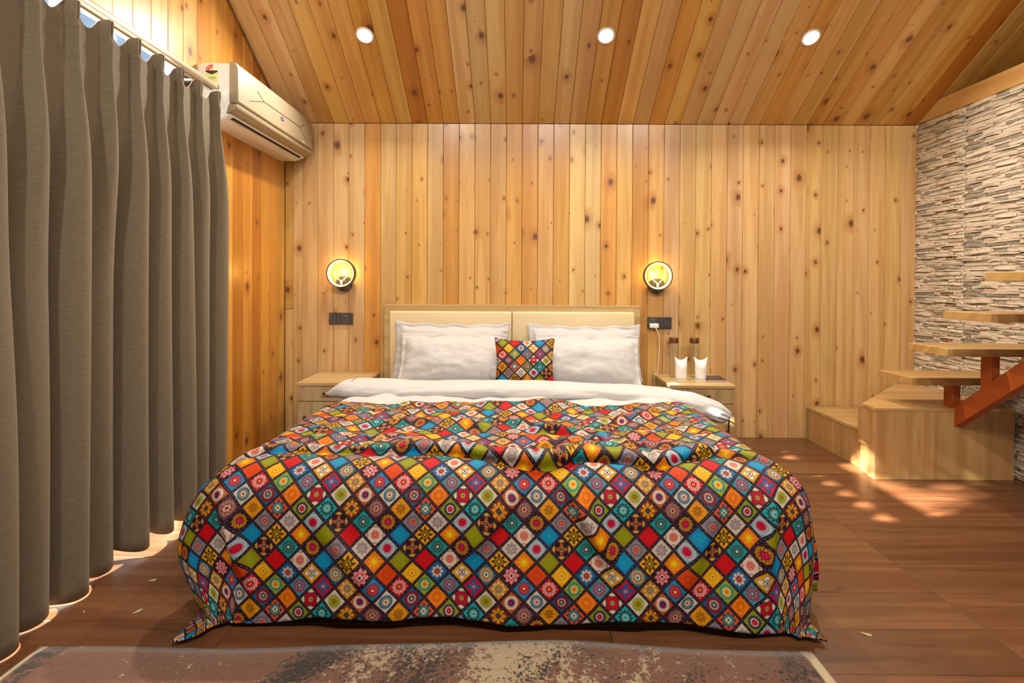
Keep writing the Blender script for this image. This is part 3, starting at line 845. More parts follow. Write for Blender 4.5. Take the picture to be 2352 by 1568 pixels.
# ------------------------------------------------------------------ bed
BX = -0.04
bed = thing('bed', 'double bed with cream upholstered headboard in a pale wood frame', 'bed', (BX, 3.62, 0))
def bl(o):  # parent with world placement kept simple: shift by the root
    o.location = (o.location[0] - bed.location[0], o.location[1] - bed.location[1], o.location[2])
    return o
hb = box('headboard', -0.908 + BX, 0.908 + BX, 3.672, 3.715, 0.0, 0.942, OAKL, bed, 0.002); bl(hb)
for s, (x0, x1) in enumerate(((-0.862, -0.0015), (0.0015, 0.862))):
    o = box('upholstered_panel', x0 + BX, x1 + BX, 3.634, 3.674, 0.28, 0.897, CREAM, hb, 0.012, 3)
    o['label'] = 'cream leatherette pad'
bl(box('side_rail', -0.90 + BX, -0.87 + BX, 1.84, 3.672, 0.09, 0.30, OAKL, bed, 0.002))
bl(box('side_rail', 0.87 + BX, 0.90 + BX, 1.84, 3.672, 0.09, 0.30, OAKL, bed, 0.002))
bl(box('foot_rail', -0.90 + BX, 0.90 + BX, 1.81, 1.84, 0.09, 0.30, BEDW, bed, 0.002))
bl(box('slat_deck', -0.87 + BX, 0.87 + BX, 1.84, 3.672, 0.20, 0.235, BEDW, bed))
for sx in (-0.84, 0.84):
    for sy in (1.9, 3.58):
        bl(box('leg', sx - .03 + BX, sx + .03 + BX, sy - .03, sy + .03, 0, 0.2, BEDW, bed, 0.002))
mt = box('mattress', -0.875 + BX, 0.875 + BX, 1.86, 3.63, 0.236, 0.418, SHEET, None, 0.03, 3)
tag(mt, 'thick white mattress lying on the bed under the duvet', 'mattress')

# bedding: a sheet laid over the bed edge; a = overhang past the flat top
HW, YF, RR, ZQ = 0.855, 1.80, 0.150, 0.487
def over(a, r=RR, flare=0.10):
    a = np.asarray(a, float)
    q = r * PI / 2
    ph = np.clip(a, 0, q) / r
    ex = np.clip(a - q, 0, None)
    return r * np.sin(ph) + flare * ex, r * (1 - np.cos(ph)) + ex * math.sqrt(1 - flare ** 2)
def drape(s, b, ztop, r=RR, zfloor=0.014):
    """s: across from the bed centre, b: past the foot edge (neg = on top) -> x, y, z"""
    a = np.clip(np.abs(s) - HW, 0, None); bb = np.clip(b, 0, None)
    sg = np.sign(s)
    d = np.sqrt(a ** 2 + bb ** 2)
    nx = np.where(d > 1e-6, a / np.maximum(d, 1e-6), 0); ny = np.where(d > 1e-6, bb / np.maximum(d, 1e-6), 0)
    nx2 = nx * (1 - 0.55 * ny * ss(d, 0.34, 0.72)) + 0 * bb
    both = 2 * nx * ny
    dd = d * (1 - 0.13 * both)
    out, drop = over(dd, r)
    out = out * (1 + 0.20 * both)
    # rest on the floor: what is left over runs outwards
    zmax = ztop - zfloor
    exs = np.clip(drop - zmax, 0, None)
    out = out + exs * 0.75
    drop = np.minimum(drop, zmax)
    x = sg * np.minimum(np.abs(s), HW) + sg * nx2 * out
    y = YF - np.minimum(b, 0) - ny * out
    z = ztop - drop
    return x, y, z, dd
# ---- quilt
NU, NV = 300, 250
SMAX, BHEM, BTOP = HW + 0.53, 0.535, -0.78
su = np.linspace(-1, 1, NU)[:, None]; tv = np.linspace(0, 1, NV)[None, :]
s = su * SMAX + 0 * tv
topedge = BTOP + 0.05 * np.sin(s * 5.1 + 0.6) + 0.035 * np.sin(s * 11.3 + 2.0)
hem = BHEM + 0.008 * np.sin(s * 6.0 + 1.1) + 0.006 * np.sin(s * 13.0) + 0.035 * ss(np.abs(s), 0.45, 1.0)
hem = hem + 0.05 * ss(-s, 1.0, 1.35)
b = topedge + (hem - topedge) * tv
x, y, z, dd = drape(s, b, ZQ)
on = ss(-b, -0.05, 0.12) * ss(HW + 0.1 - np.abs(s), 0.0, 0.25)   # on the top
# soft puffiness and wrinkles on top
n1 = pnoise(s * 1.0, b * 1.9, 3.2, 1.7); n2 = pnoise(s * 0.9 + b * 0.6, b * 2.2 - s * 0.3, 6.5, 5.1); n3 = pnoise(s, b, 14.0, 9.0)
z = z + on * (0.022 * n1 + 0.020 * n2 + 0.006 * n3)
# the long fold that crosses the bed just before the foot
fpx = np.array([-1.5, -1.05, -0.92, -0.80, -0.55, -0.30, -0.12, 0.0, 0.10, 0.16, 0.28, 0.42, 0.50, 0.62, 0.74, 0.86, 0.98, 1.5])
fpy = np.array([0.12, 0.06, -0.02, -0.06, -0.07, -0.07, -0.05, 0.00, 0.03, 0.02, -0.03, -0.01, 0.03, -0.02, -0.06, -0.03, 0.08, 0.2])
ff = np.interp(s, fpx, fpy)
u_ = (b - ff)
famp = (0.75 + 0.35 * np.sin(s * 3.7 + 1.0)) * (0.55 + 0.45 * ss(1.05 - np.abs(s), 0.0, 0.25))
roll = np.exp(-((u_ + 0.018) / 0.030) ** 2)
z = z + famp * (0.034 * roll - 0.016 * np.exp(-((u_ - 0.030) / 0.020) ** 2))
y = y - famp * 0.040 * np.exp(-((u_ + 0.006) / 0.020) ** 2)
# second, weaker folds on top
for (c0, slope_, xm, wid, amp, hl) in ((-0.30, 0.10, 0.35, 0.026, 0.022, 0.30), (-0.17, -0.28, 0.25, 0.024, 0.026, 0.20), (-0.42, 0.22, -0.35, 0.030, 0.020, 0.4), (-0.22, -0.10, -0.55, 0.026, 0.018, 0.3), (-0.12, 0.35, 0.55, 0.022, 0.024, 0.22), (-0.52, -0.30, 0.55, 0.03, 0.02, 0.22), (-0.36, 0.55, 0.12, 0.025, 0.018, 0.2)):
    uu = b - (c0 + slope_ * (s - xm)); g = np.exp(-(uu / wid) ** 2) * np.exp(-((s - xm) / hl) ** 2)
    z = z + amp * g; y = y - 0.5 * amp * g
# raised upper edge
z = z + 0.010 * on * np.exp(-((b - topedge) / 0.09) ** 2) * (1 + np.sin(s * 6.0 + 0.8))
# folds of the hanging front and sides
hang = ss(dd, 0.20, 0.52)
fr = (b > 0) * 1.0
fold = 0.010 * np.sin(s * 9.0 + 0.5 + 0.8 * np.sin(s * 3.0)) + 0.007 * np.sin(s * 17.0 + 1.3) + 0.026 * pnoise(s, b * 0.5, 4.2, 3.3) + 0.008 * pnoise(s + 0.4 * b, b, 11.0, 6.1)
y = y - fold * hang * np.clip(b / 0.3, 0, 1) * (np.abs(s) < 1.2)
sidef = 0.02 * np.sin(b * 10.0) + 0.02 * pnoise(b, s * 0.4, 4.0, 8.8)
x = x + np.sign(s) * sidef * hang * np.clip((np.abs(s) - HW) / 0.3, 0, 1) * (b < 0.15)
# slanting creases on the front
for (sx, bz, dx_, dz_, amp, w) in ((0.28, 0.25, 0.55, 1.0, 0.022, 0.022), (-0.02, 0.22, -0.8, 1.0, 0.014, 0.022), (0.62, 0.3, -0.5, 1.0, 0.016, 0.03), (-0.5, 0.34, 0.9, 1.0, 0.013, 0.03), (-0.86, 0.3, 0.35, 1, 0.02, 0.02), (0.83, 0.3, -0.2, 1, 0.02, 0.022)):
    L = math.hypot(dx_, dz_); ux, uz = dx_ / L, dz_ / L
    al = (s - sx) * ux + (b - bz) * uz; pe = (s - sx) * uz - (b - bz) * ux
    g = np.exp(-(pe / w) ** 2) * np.exp(-(al / 0.16) ** 2) * ss(b, 0.05, 0.15)
    y = y - 1.7 * amp * g
x = x - 0.055 * (s < 0) * ss(np.abs(s), HW - 0.05, HW + 0.25) * ss(b, -0.5, 0.0) * np.exp(-((z - 0.25) / 0.16) ** 2)
z = z + 0.003 * hang * np.sin(s * 21.0)
z = np.maximum(z, 0.016)
hq = 0.0395
U = 8 + (s + 0.054) / hq
V = (b - 0.475) / hq
qo = grid_mesh('quilt', np.stack([x + BX, y, z], -1), np.stack([U, V], -1), QUILT, None, 0.005)
tag(qo, 'multicoloured diamond patchwork print bedspread draped over the bed to the floor', 'bedspread')
# ---- duvet: flat part under the quilt plus the turned-back roll at the pillows
NU2, NV2 = 120, 110
su = np.linspace(-1, 1, NU2)[:, None]; tv = np.linspace(0, 1, NV2)[None, :]
s = su * (HW + 0.28) + 0 * tv
b = -1.22 + tv * (1.22 + 0.10) + 0 * su
x, y, z, dd = drape(s, b, ZQ - 0.030, RR - 0.035)
vis = ss(-b, 0.72, 0.88)
z = z + vis * (0.004 + 0.016 * pnoise(s, b, 3.5, 2.2) + 0.018 * pnoise(s * 1.4, b * 1.0, 6.0, 12.2)) * ss(HW + 0.15 - np.abs(s), 0, 0.3)
duvet = thing('duvet', 'white cotton duvet with its upper end turned back in a roll', 'duvet', (0, 0, 0))
grid_mesh('cover', np.stack([x + BX, y, z], -1), None, SHEET, duvet, 0.01)
NX, NA = 170, 44
px = np.linspace(-1.085, 1.165, NX)
cz = np.interp(px, [-1.085, -1.0, -0.7, -0.3, 0.1, 0.5, 0.72, 0.86, 0.98, 1.08, 1.165], [0.462, 0.486, 0.488, 0.482, 0.478, 0.474, 0.472, 0.460, 0.436, 0.404, 0.370])
cyy = np.interp(px, [-1.085, -0.9, -0.5, 0, 0.5, 0.86, 1.165], [2.97, 2.97, 2.98, 2.965, 2.95, 2.93, 2.88])
rz = np.interp(px, [-1.085, -1.06, -1.02, -0.9, -0.5, 0.0, 0.5, 0.86, 1.05, 1.12, 1.165], [0.006, 0.030, 0.048, 0.058, 0.054, 0.050, 0.050, 0.054, 0.054, 0.048, 0.026])
ry = np.interp(px, [-1.085, -1.04, -0.95, 0, 0.9, 1.1, 1.165], [0.02, 0.08, 0.115, 0.12, 0.115, 0.10, 0.07])
aa = np.linspace(0, 2 * PI, NA, endpoint=False)
A, X2 = np.meshgrid(aa, px, indexing='ij')
nse = pnoise(X2, A * 0.25, 5.0, 4.0) + 0.6 * pnoise(X2 * 1.0 + A * 0.2, A * 0.3, 11.0, 14.0)
bunch = ss(X2, 1.02, 1.16) * 0.10 * np.sin(A * 14) + 0.035 * np.sin(A * 2 + X2 * 9)
rr = 1 + 0.10 * nse + bunch
c_ = np.cos(A); s_ = np.sin(A)
cs = np.sign(c_) * np.abs(c_) ** 0.85; sn_ = np.sign(s_) * np.abs(s_) ** 0.9
roll_P = np.stack([X2 + 0.02 * np.sin(A * 1.0 + 0.5) * (np.abs(X2) > 0.95), cyy[None] + ry[None] * cs * rr, cz[None] + rz[None] * sn_ * rr + 0.008 * np.sin(X2 * 4.2 + 1.0)], -1)
o = grid_mesh('turned_back_roll', roll_P, None, SHEET, duvet, 0.0, True)
me = o.data; n0 = len(me.vertices)
bm = bmesh.new(); bm.from_mesh(me); bmesh.ops.holes_fill(bm, edges=[e for e in bm.edges if e.is_boundary], sides=0); bm.to_mesh(me); bm.free()

# ---- pillows
def pillow(name, label, cat, w, h, th, flange, mat, loc, tilt, seed, group=None, yawz=0.0, uvf=None, rollz=0.0, pinch=0.05):
    nu, nv = 56, 44
    def side(sgn):
        u = np.linspace(-1, 1, nu)[:, None] + 0 * np.zeros((1, nv)); v = np.linspace(-1, 1, nv)[None, :] + 0 * u
        fu, fv = 1 - 2 * flange / w, 1 - 2 * flange / h
        bu = np.clip(np.abs(u) / fu, 0, 1); bv = np.clip(np.abs(v) / fv, 0, 1)
        t = np.maximum((1 - bu ** 2.6) * (1 - bv ** 2.6), 0) ** 0.55
        ins_u = 1 - pinch * (1 - np.abs(v) ** 2) * np.abs(u) ** 3
        ins_v = 1 - pinch * 1.5 * (1 - np.abs(u) ** 2) * np.abs(v) ** 3
        X = u * w / 2 * ins_u; Z = v * h / 2 * ins_v
        Y = sgn * (t * th / 2 + 0.003)
        wr = pnoise(u, v, 2.2, seed) * 0.012 + pnoise(u * 1.3, v, 5.5, seed + 3) * 0.006
        edge = (1 - t)
        Y = Y + wr * t * sgn + edge * 0.010 * pnoise(u * 2.0, v * 2.0, 2.6, seed + 7)
        if flange > 0: Z = Z + edge * 0.006 * np.sin(u * 13 + seed)
        return np.stack([X, Y, Z], -1)
    A_, B_ = side(-1), side(1)
    nn = nu * nv
    idx = np.arange(nn).reshape(nu, nv)
    qa = np.stack([idx[:-1, :-1], idx[1:, :-1], idx[1:, 1:], idx[:-1, 1:]], -1).reshape(-1, 4)
    qb = (qa + nn)[:, ::-1]
    ring = list(idx[:, 0]) + list(idx[-1, 1:]) + list(idx[-2::-1, -1]) + list(idx[0, -2:0:-1])
    rim = [(ring[(k + 1) % len(ring)], ring[k], ring[k] + nn, ring[(k + 1) % len(ring)] + nn) for k in range(len(ring))]
    P = np.concatenate([A_.reshape(-1, 3), B_.reshape(-1, 3)])
    me = bpy.data.meshes.new(name); me.from_pydata(P.tolist(), [], qa.tolist() + qb.tolist() + [tuple(map(int, r)) for r in rim])
    me.polygons.foreach_set('use_smooth', [True] * len(me.polygons))
    if uvf is not None:
        l = me.uv_layers.new(name='UVMap')
        vi = np.empty(len(me.loops), dtype=np.int32); me.loops.foreach_get('vertex_index', vi)
        uv = uvf(P); l.data.foreach_set('uv', uv[vi].astype(np.float32).ravel())
    me.materials.append(mat)
    o = bpy.data.objects.new(name, me); o.location = loc
    o.rotation_euler = (-tilt, rollz, yawz)
    link(o)
    return tag(o, label, cat, group)
g = 'white pillows against the headboard'
pillow('pillow', 'white flanged pillow leaning on the headboard behind another, nearer the air conditioner', 'pillow', 0.80, 0.405, 0.13, 0.032, SATIN, (BX - 0.415, 3.560, 0.624), math.radians(12), 1.1, g, rollz=0.012)
pillow('pillow', 'white flanged pillow in front, on the switch plate side away from the stairs', 'pillow', 0.715, 0.375, 0.15, 0.030, SATIN, (BX - 0.385, 3.40, 0.592), math.radians(26), 4.2, g, rollz=0.01)
pillow('pillow', 'white flanged pillow leaning on the headboard behind another, nearer the stairs', 'pillow', 0.79, 0.400, 0.13, 0.032, SATIN, (BX + 0.50, 3.560, 0.617), math.radians(12), 7.3, g, rollz=0.005)
pillow('pillow', 'white satin striped pillow in front, beside the charger socket and nearer the stairs', 'pillow', 0.700, 0.370, 0.15, 0.030, SATIN, (BX + 0.50, 3.40, 0.588), math.radians(26), 9.7, g, rollz=0.02)
def cush_uv(P):
    return np.stack([4.6 + P[:, 0] / 0.0385, 0.55 - P[:, 2] / 0.0385], -1)
pillow('cushion', 'small square cushion in multicoloured diamond patchwork print between the white pillows', 'cushion', 0.385, 0.36, 0.12, 0.0, QUILT, (0.045, 3.225, 0.585), math.radians(20), 2.5, None, uvf=cush_uv, pinch=0.09)

# ------------------------------------------------------------------ bedside cabinets
def nightstand(x0, x1, label, flip):
    root = thing('nightstand', label, 'nightstand', ((x0 + x1) / 2, 3.5, 0), group='bedside cabinets')
    w = (x1 - x0) / 2
    yf, yb = 3.295 - 3.5, 3.712 - 3.5
    boxes('body', [(-w + .006, -w + .022, yf + .025, yb, 0, .43), (w - .022, w - .006, yf + .025, yb, 0, .43), (-w + .022, w - .022, yb - .012, yb, 0.02, .43), (-w + .022, w - .022, yf + .03, yb - .012, 0.03, .046), (-w + .022, w - .022, yf + .03, yb - .012, .325, .335), (-w + .022, w - .022, yf + .05, yf + .066, 0, .03)], OAKV, root)
    box('top', -w, w, yf, yb, .433, .455, OAKL, root, 0.002)
    dr = box('drawer', -w + .006, w - .006, yf + .006, yf + .024, .336, .430, OAKV, root, 0.0015)
    def handle(par, horiz, hx, hz, L):
        if horiz: pts = [(hx - L / 2, yf + .006, hz), (hx - L / 2, yf - .02, hz), (hx + L / 2, yf - .02, hz), (hx + L / 2, yf + .006, hz)]
        else: pts = [(hx, yf + .006, hz - L / 2), (hx, yf - .02, hz - L / 2), (hx, yf - .02, hz + L / 2), (hx, yf + .006, hz + L / 2)]
        bm = bmesh.new(); t = .0045
        if horiz:
            add_box(bm, hx - L / 2 - t, hx + L / 2 + t, yf - .024, yf - .016, hz - t, hz + t, .0015)
            for e in (-1, 1): add_box(bm, hx + e * L / 2 - t, hx + e * L / 2 + t, yf - .018, yf + .008, hz - t, hz + t)
        else:
            add_box(bm, hx - t, hx + t, yf - .024, yf - .016, hz - L / 2 - t, hz + L / 2 + t, .0015)
            for e in (-1, 1): add_box(bm, hx - t, hx + t, yf - .018, yf + .008, hz + e * L / 2 - t, hz + e * L / 2 + t)
        o = from_bm('handle', bm, HANDLE, par); o['label'] = 'dark bronze bar handle'
    handle(dr, True, -0.045 * flip, .388, .16)
    dd_ = box('door', -w + .006, w - .006, yf + .006, yf + .024, .012, .332, OAKV, root, 0.0015)
    handle(dd_, False, (w - .055) * flip, .20, .075)
    return root
nightstand(-1.412, -0.985, 'oak laminate nightstand with a bare top, between the bed and the curtained wall', -1)
nightstand(0.974, 1.393, 'oak laminate nightstand carrying bottles and paper-wrapped tumblers', 1)

# bottles, wrapped tumblers on coasters, notebook
for bx_, by_, lb in ((1.082, 3.585, 'clear glass bottle with brown cap nearer the pillow'), (1.222, 3.585, 'clear glass bottle with brown cap nearer the notebook')):
    t = thing('water_bottle', lb, 'bottle', (bx_, by_, 0.4555), group='glass water bottles')
    lathe('glass_body', [(0, 0.001), (.030, 0.001), (.033, .005), (.033, .205), (.030, .222), (.024, .232), (.024, .240), (.0225, .240), (.0225, .231), (.0285, .220), (.0315, .204), (.0315, .008), (0, .006)], GLASS, t)
    lathe('cap', [(0, .235), (.030, .235), (.0315, .237), (.0315, .268), (.029, .273), (0, .274)], BRONZE, t)
def tumbler(x, y, label, seed, a0):
    t = thing('wrapped_tumbler', label, 'tumbler', (x, y, 0.4555), (0, 0, a0), 'paper-wrapped tumblers')
    r = random.Random(seed)
    n, m = 40, 12
    P = np.zeros((n, m, 3))
    for k in range(n):
        a = 2 * PI * k / n
        for q in range(m):
            f = q / (m - 1)
            hgt = 0.006 + f * (0.138 + 0.012 * math.cos(2 * a))
            fl = ss(f, 0.62, 1.0)
            rx = 0.037 + 0.002 * f + 0.006 * fl; ryy = 0.036 * (1 - 0.72 * fl) + 0.001
            wob = 1 + 0.035 * mnoise.noise((math.cos(a) * 2 + seed, math.sin(a) * 2, f * 4))
            P[k, q] = (rx * math.cos(a) * wob, ryy * math.sin(a) * wob, hgt)
    grid_mesh('paper_wrap', P, None, PAPER, t, 0.0006, True)
    lathe('glass', [(0, .005), (.026, .005), (.030, .085), (.0285, .085), (.0245, .009), (0, .009)], GLASS, t, 20)
    lathe('coaster', [(0, 0), (.041, 0), (.041, .004), (0, .004)], PAPER, t, 28)
tumbler(1.100, 3.485, 'paper-wrapped tumbler on a white coaster nearer the bed', 3, 0.1)
tumbler(1.232, 3.485, 'paper-wrapped tumbler on a white coaster nearer the notebook', 8, -0.12)
nb = thing('notebook', 'small dark notebook with red edge lying on the nightstand', 'notebook', (1.325, 3.50, 0.4555), (0, 0, -0.08))
box('cover', -.062, .062, -.085, .085, .009, .012, plain('dark_cover', (0.05, 0.035, 0.03), 0.5), nb, .001)
box('pages', -.059, .060, -.083, .083, .0025, .009, PAPER, nb)
box('back_cover', -.062, .062, -.087, .085, 0, .0025, plain('red_cover', (0.35, 0.05, 0.03), 0.5), nb, .001)
for k in range(3):
    box('cover_print', -.03 + k * .022, -.016 + k * .022, -.01, .006 + .006 * (k % 2), .012, .0124, GREYL, nb)

# ------------------------------------------------------------------ sconces
def sconce(x, zc, label):
    t = thing('wall_sconce', label, 'wall lamp', (x, D, zc), group='ring sconces')
    # wall plate: short drum
    lathe('wall_plate', [(0, 0), (.057, 0), (.057, .026), (.053, .030), (0, .030)], DARKP, t, 40, (0.004, 0, -.072), (PI / 2, 0, 0))
    yr = -0.062
    box('arm', -.012, .012, yr, -.02, -.098, -.080, DARKP, t, .002)
    R0 = 0.098
    lathe('ring', [(R0 - .004, -.019), (R0 + .003, -.019), (R0 + .003, .021), (R0 - .004, .021), (R0 - .004, -.019)], plain('bronze_ring', (0.09, 0.045, 0.02), 0.35, 0.5), t, 56, (0, yr, 0), (PI / 2, 0, 0))
    o = lathe('led_strip', [(R0 - .0135, -.014), (R0 - .0042, -.017), (R0 - .0042, .017), (R0 - .0135, .014), (R0 - .0135, -.014)], LEDA, t, 56, (0, yr, 0), (PI / 2, 0, 0))
    o['label'] = 'glowing warm white light ring'
    # stag antlers inside the ring
    def br(pts, r): return tube('antler', [(a, yr, c) for a, c in pts], r, plain_gold, t, 6)
    for sg in (-1, 1):
        main = [(sg * .004, -.052), (sg * .018, -.040), (sg * .036, -.026), (sg * .047, -.004), (sg * .050, .018), (sg * .044, .040)]
        br(main, [.0032, .0034, .0032, .0028, .0024, .0012])
        br([(sg * .036, -.026), (sg * .052, -.020)], [.0024, .001])
        br([(sg * .047, -.004), (sg * .060, .006)], [.0022, .001])
        br([(sg * .050, .018), (sg * .058, .032)], [.002, .001])
        br([(sg * .018, -.040), (sg * .026, -.050)], [.0024, .001])
    mesh('stag_head', [(-.011, yr - .002, -.050), (.011, yr - .002, -.050), (.004, yr - .004, -.082), (-.004, yr - .004, -.082), (-.010, yr + .003, -.050), (.010, yr + .003, -.050), (.003, yr + .003, -.082), (-.003, yr + .003, -.082)],
         [(0, 1, 2, 3), (5, 4, 7, 6), (0, 4, 5, 1), (3, 2, 6, 7), (0, 3, 7, 4), (1, 5, 6, 2)], plain_gold, t)
    l = bpy.data.lights.new('sconce_glow', 'POINT'); l.energy = 2.0; l.color = (1.0, 0.55, 0.10); l.shadow_soft_size = 0.03
    lo = bpy.data.objects.new('sconce_glow', l); lo.location = (0, -0.040, 0.01); link(lo, t)
    return t
plain_gold = emit('edge_lit_acrylic', (1.0, 0.85, 0.45), 1.6)
sconce(-1.248, 1.160, 'glowing antler ring sconce on the pine wall above the bare nightstand')
sconce(0.985, 1.155, 'glowing antler ring sconce on the pine wall above the charger socket')

# ------------------------------------------------------------------ switch plates, charger
def plate(xc, zc, label, items):
    t = thing('switch_plate', label, 'wall socket', (xc, D, zc), group='wall switch plates')
    box('frame', -.086, .086, -.011, 0, -.042, .042, DARKP, t, .003, 2)
    for kind, x0, x1 in items:
        if kind == 'rocker': box('rocker', x0 + .001, x1 - .001, -.015, -.010, -.038, .038, DARKP2, t, .0012)
        elif kind == 'blank': box('blank_module', x0 + .001, x1 - .001, -.0125, -.010, -.038, .038, DARKP, t, .0008)
        elif kind == 'toggle':
            m_ = box('blank_module', x0 + .001, x1 - .001, -.0125, -.010, -.038, .038, DARKP, t, .0008)
            box('rocker', (x0 + x1) / 2 - .010, (x0 + x1) / 2 + .010, -.019, -.012, -.016, .020, DARKP2, t, .002)
            box('indicator', x1 - .016, x1 - .011, -.0132, -.0124, -.006, .002, GREYL, t)
        elif kind == 'socket':
            box('socket_face', x0 + .001, x1 - .001, -.013, -.010, -.038, .038, DARKP2, t, .0008)
            mx = (x0 + x1) / 2
            for hx, hz, hr in ((0, .004, .0045), (-.012, -.014, .0036), (.012, -.014, .0036)):
                lathe('pin_hole', [(0, 0), (hr, 0), (hr, .0007), (0, .0007)], BLACK, t, 14, (mx + hx, -.0128, hz), (PI / 2, 0, 0))
            box('slot', mx - .014, mx + .014, -.0137, -.0128, .020, .024, GREYL, t)
    return t
plate(-1.269, 0.836, 'charcoal switch and socket plate on the wall over the bare nightstand', [('rocker', -.084, -.058), ('rocker', -.057, -.031), ('rocker', -.030, -.002), ('socket', .001, .058), ('blank', .059, .084)])
plate(1.016, 0.819, 'charcoal switch and socket plate holding the white charger', [('socket', -.084, -.024), ('blank', -.022, 0), ('toggle', .002, .084)])
ch_ = thing('phone_charger', 'white phone charger plugged into the wall with hanging cable', 'charger', (0.972, D - .013, 0.800))
box('plug_body', -.033, .030, -.032, 0, -.016, .016, WHITEP, ch_, .005, 3)
tube('cable', [(0.006, -.030, -.010), (.014, -.036, -.03), (.027, -.036, -.06), (.034, -.030, -.10), (.036, -.022, -.16), (.033, -.015, -.24), (.028, -.015, -.31), (.022, -.022, -.336), (.008, -.035, -.340), (-.003, -.045, -.345), (-.004, -.048, -.40), (-.004, -.05, -.50)], .0026, WHITEP, ch_)

# ------------------------------------------------------------------ downlights
def downlight(x, y, label, grp, power=DOWNLIGHT_W):
    z = ceil_z(y)
    sg = -1
    if y < YR:          # rear slope
        z0, z1 = ceil_z(YR) + off, zb_rear - 0.1
        z = z0 + (z1 - z0) * (YR - y) / (YR - YB + 0.2); sg = 1
    t = thing('downlight', label, 'ceiling light', (x, y, z), group=grp)
    zax = Vector((0, sg * math.sin(ang), -math.cos(ang)))
    t.rotation_mode = 'QUATERNION'; t.rotation_quaternion = zax.to_track_quat('Z', 'Y')
    lathe('trim_ring', [(.040, 0.0005), (.054, 0.0005), (.053, .004), (.044, .006), (.040, .002), (.040, .0005)], WHITEP, t, 40)
    o = lathe('diffuser', [(0, .0012), (.041, .0012), (.041, .003), (0, .0032)], LEDW, t, 40)
    o['label'] = 'bright white light disc'
    l = bpy.data.lights.new('downlight_lamp', 'AREA'); l.shape = 'DISK'; l.size = 0.08; l.spread = math.radians(165); l.energy = power; l.color = (1.0, 0.90, 0.76)
    lo = bpy.data.objects.new('downlight_lamp', l); lo.rotation_euler = (PI, 0, 0); lo.location = (0, 0, 0.008); link(lo, t)
downlight(-0.938, 3.155, 'round recessed ceiling downlight nearest the air conditioner', 'ceiling downlights')
downlight(0.525, 3.153, 'round recessed ceiling downlight in the middle of the three', 'ceiling downlights')
downlight(1.765, 3.160, 'round recessed ceiling downlight nearest the stone wall', 'ceiling downlights')
for x_, w_ in ((-0.938, 'curtain side'), (0.525, 'middle'), (1.765, 'stair side')):  # second row, added out of view to brighten the back wall
    downlight(x_, -0.55, 'added unseen lamp on the rear ceiling slope, ' + w_, 'added rear slope lamps', DOWNLIGHT_W * 1.5)

# ------------------------------------------------------------------ air conditioner
ac = thing('air_conditioner', 'white split air conditioner with champagne front panel high on the wall', 'air conditioner', (XL, 3.18, 1.94))
A0, A1 = 2.690 - 3.18, 3.655 - 3.18
def acp(d, z): return (d, z - 1.94)
prism('body', [acp(0.0, 1.946), acp(0.105, 1.946), acp(.165, 1.965), acp(.178, 2.0), acp(.178, 2.215), acp(.165, 2.236), acp(0.03, 2.238), acp(0.0, 2.225)], 'y', A0 + 0.012, A1 - 0.008, WHITEP, ac, 40, 0.004)
fp = prism('front_panel', [acp(.174, 2.028), acp(.214, 2.026), acp(.222, 2.034), acp(.220, 2.20), acp(.206, 2.236), acp(.180, 2.242), acp(.174, 2.236)], 'y', A0, A1, BEIGEP, ac, 40, 0.003)
fl = prism('air_flap', [acp(.158, 1.972), acp(.190, 1.982), acp(.212, 2.0), acp(.218, 2.018), acp(.212, 2.022), acp(.172, 2.020)], 'y', A0 - 0.002, A1 - 0.002, BEIGEP, ac, 40, 0.003)
box('outlet_slot', .138, .165, A0 + .055, A1 - .06, .0195, .036, BLACK, ac)
prism('lower_lip', [acp(.10, 1.944), acp(.142, 1.952), acp(.146, 1.958), acp(.102, 1.952)], 'y', A0 + .02, A1 - .02, WHITEP, ac, 40)
LINEP = plain('dark_line_print', (0.07, 0.06, 0.05), 0.5)
def pline(p, q, w=.004):
    (y0, z0), (y1, z1) = p, q
    L = math.hypot(y1 - y0, z1 - z0); nx_, nz_ = -(z1 - z0) / L * w / 2, (y1 - y0) / L * w / 2
    P = [(y0 + nx_, z0 + nz_), (y1 + nx_, z1 + nz_), (y1 - nx_, z1 - nz_), (y0 - nx_, z0 - nz_)]
    V = [(.2195 + .0012 * e, a - 3.18, c - 1.94) for e in (0, 2.2) for a, c in P]
    o = mesh('panel_line', V, [(0, 1, 2, 3), (7, 6, 5, 4), (0, 4, 5, 1), (1, 5, 6, 2), (2, 6, 7, 3), (3, 7, 4, 0)], LINEP, fp)
J1, J2 = (2.962, 2.126), (3.446, 2.129)
for q_ in ((J1, J2, .0045), (J1, (2.886, 2.158)), (J1, (2.799, 2.073)), (J2, (3.516, 2.162)), (J2, (3.56, 2.065))): pline(*q_)
lg = lathe('logo_badge', [(0, 0), (.020, 0), (.020, .0012), (0, .0014)], NAVY, fp, 28, (.2215, 3.192 - 3.18, 2.099 - 1.94), (PI / 2, 0, PI / 2))
lg.scale = (1, .62, 1)
text('logo_lettering', 'Carrier', .0095, WHITEP, fp, (.2235, 3.192 - 3.18, 2.099 - 1.94), (PI / 2, 0, PI / 2))
bd_ = prism('model_badge', [(3.49 - 3.18, 2.038 - 1.94), (3.525 - 3.18, 2.038 - 1.94), (3.53 - 3.18, 2.044 - 1.94), (3.525 - 3.18, 2.05 - 1.94), (3.49 - 3.18, 2.05 - 1.94), (3.486 - 3.18, 2.044 - 1.94)], 'x', .2200, .2232, plain('badge_silver', (.6, .55, .45), .3), fp)
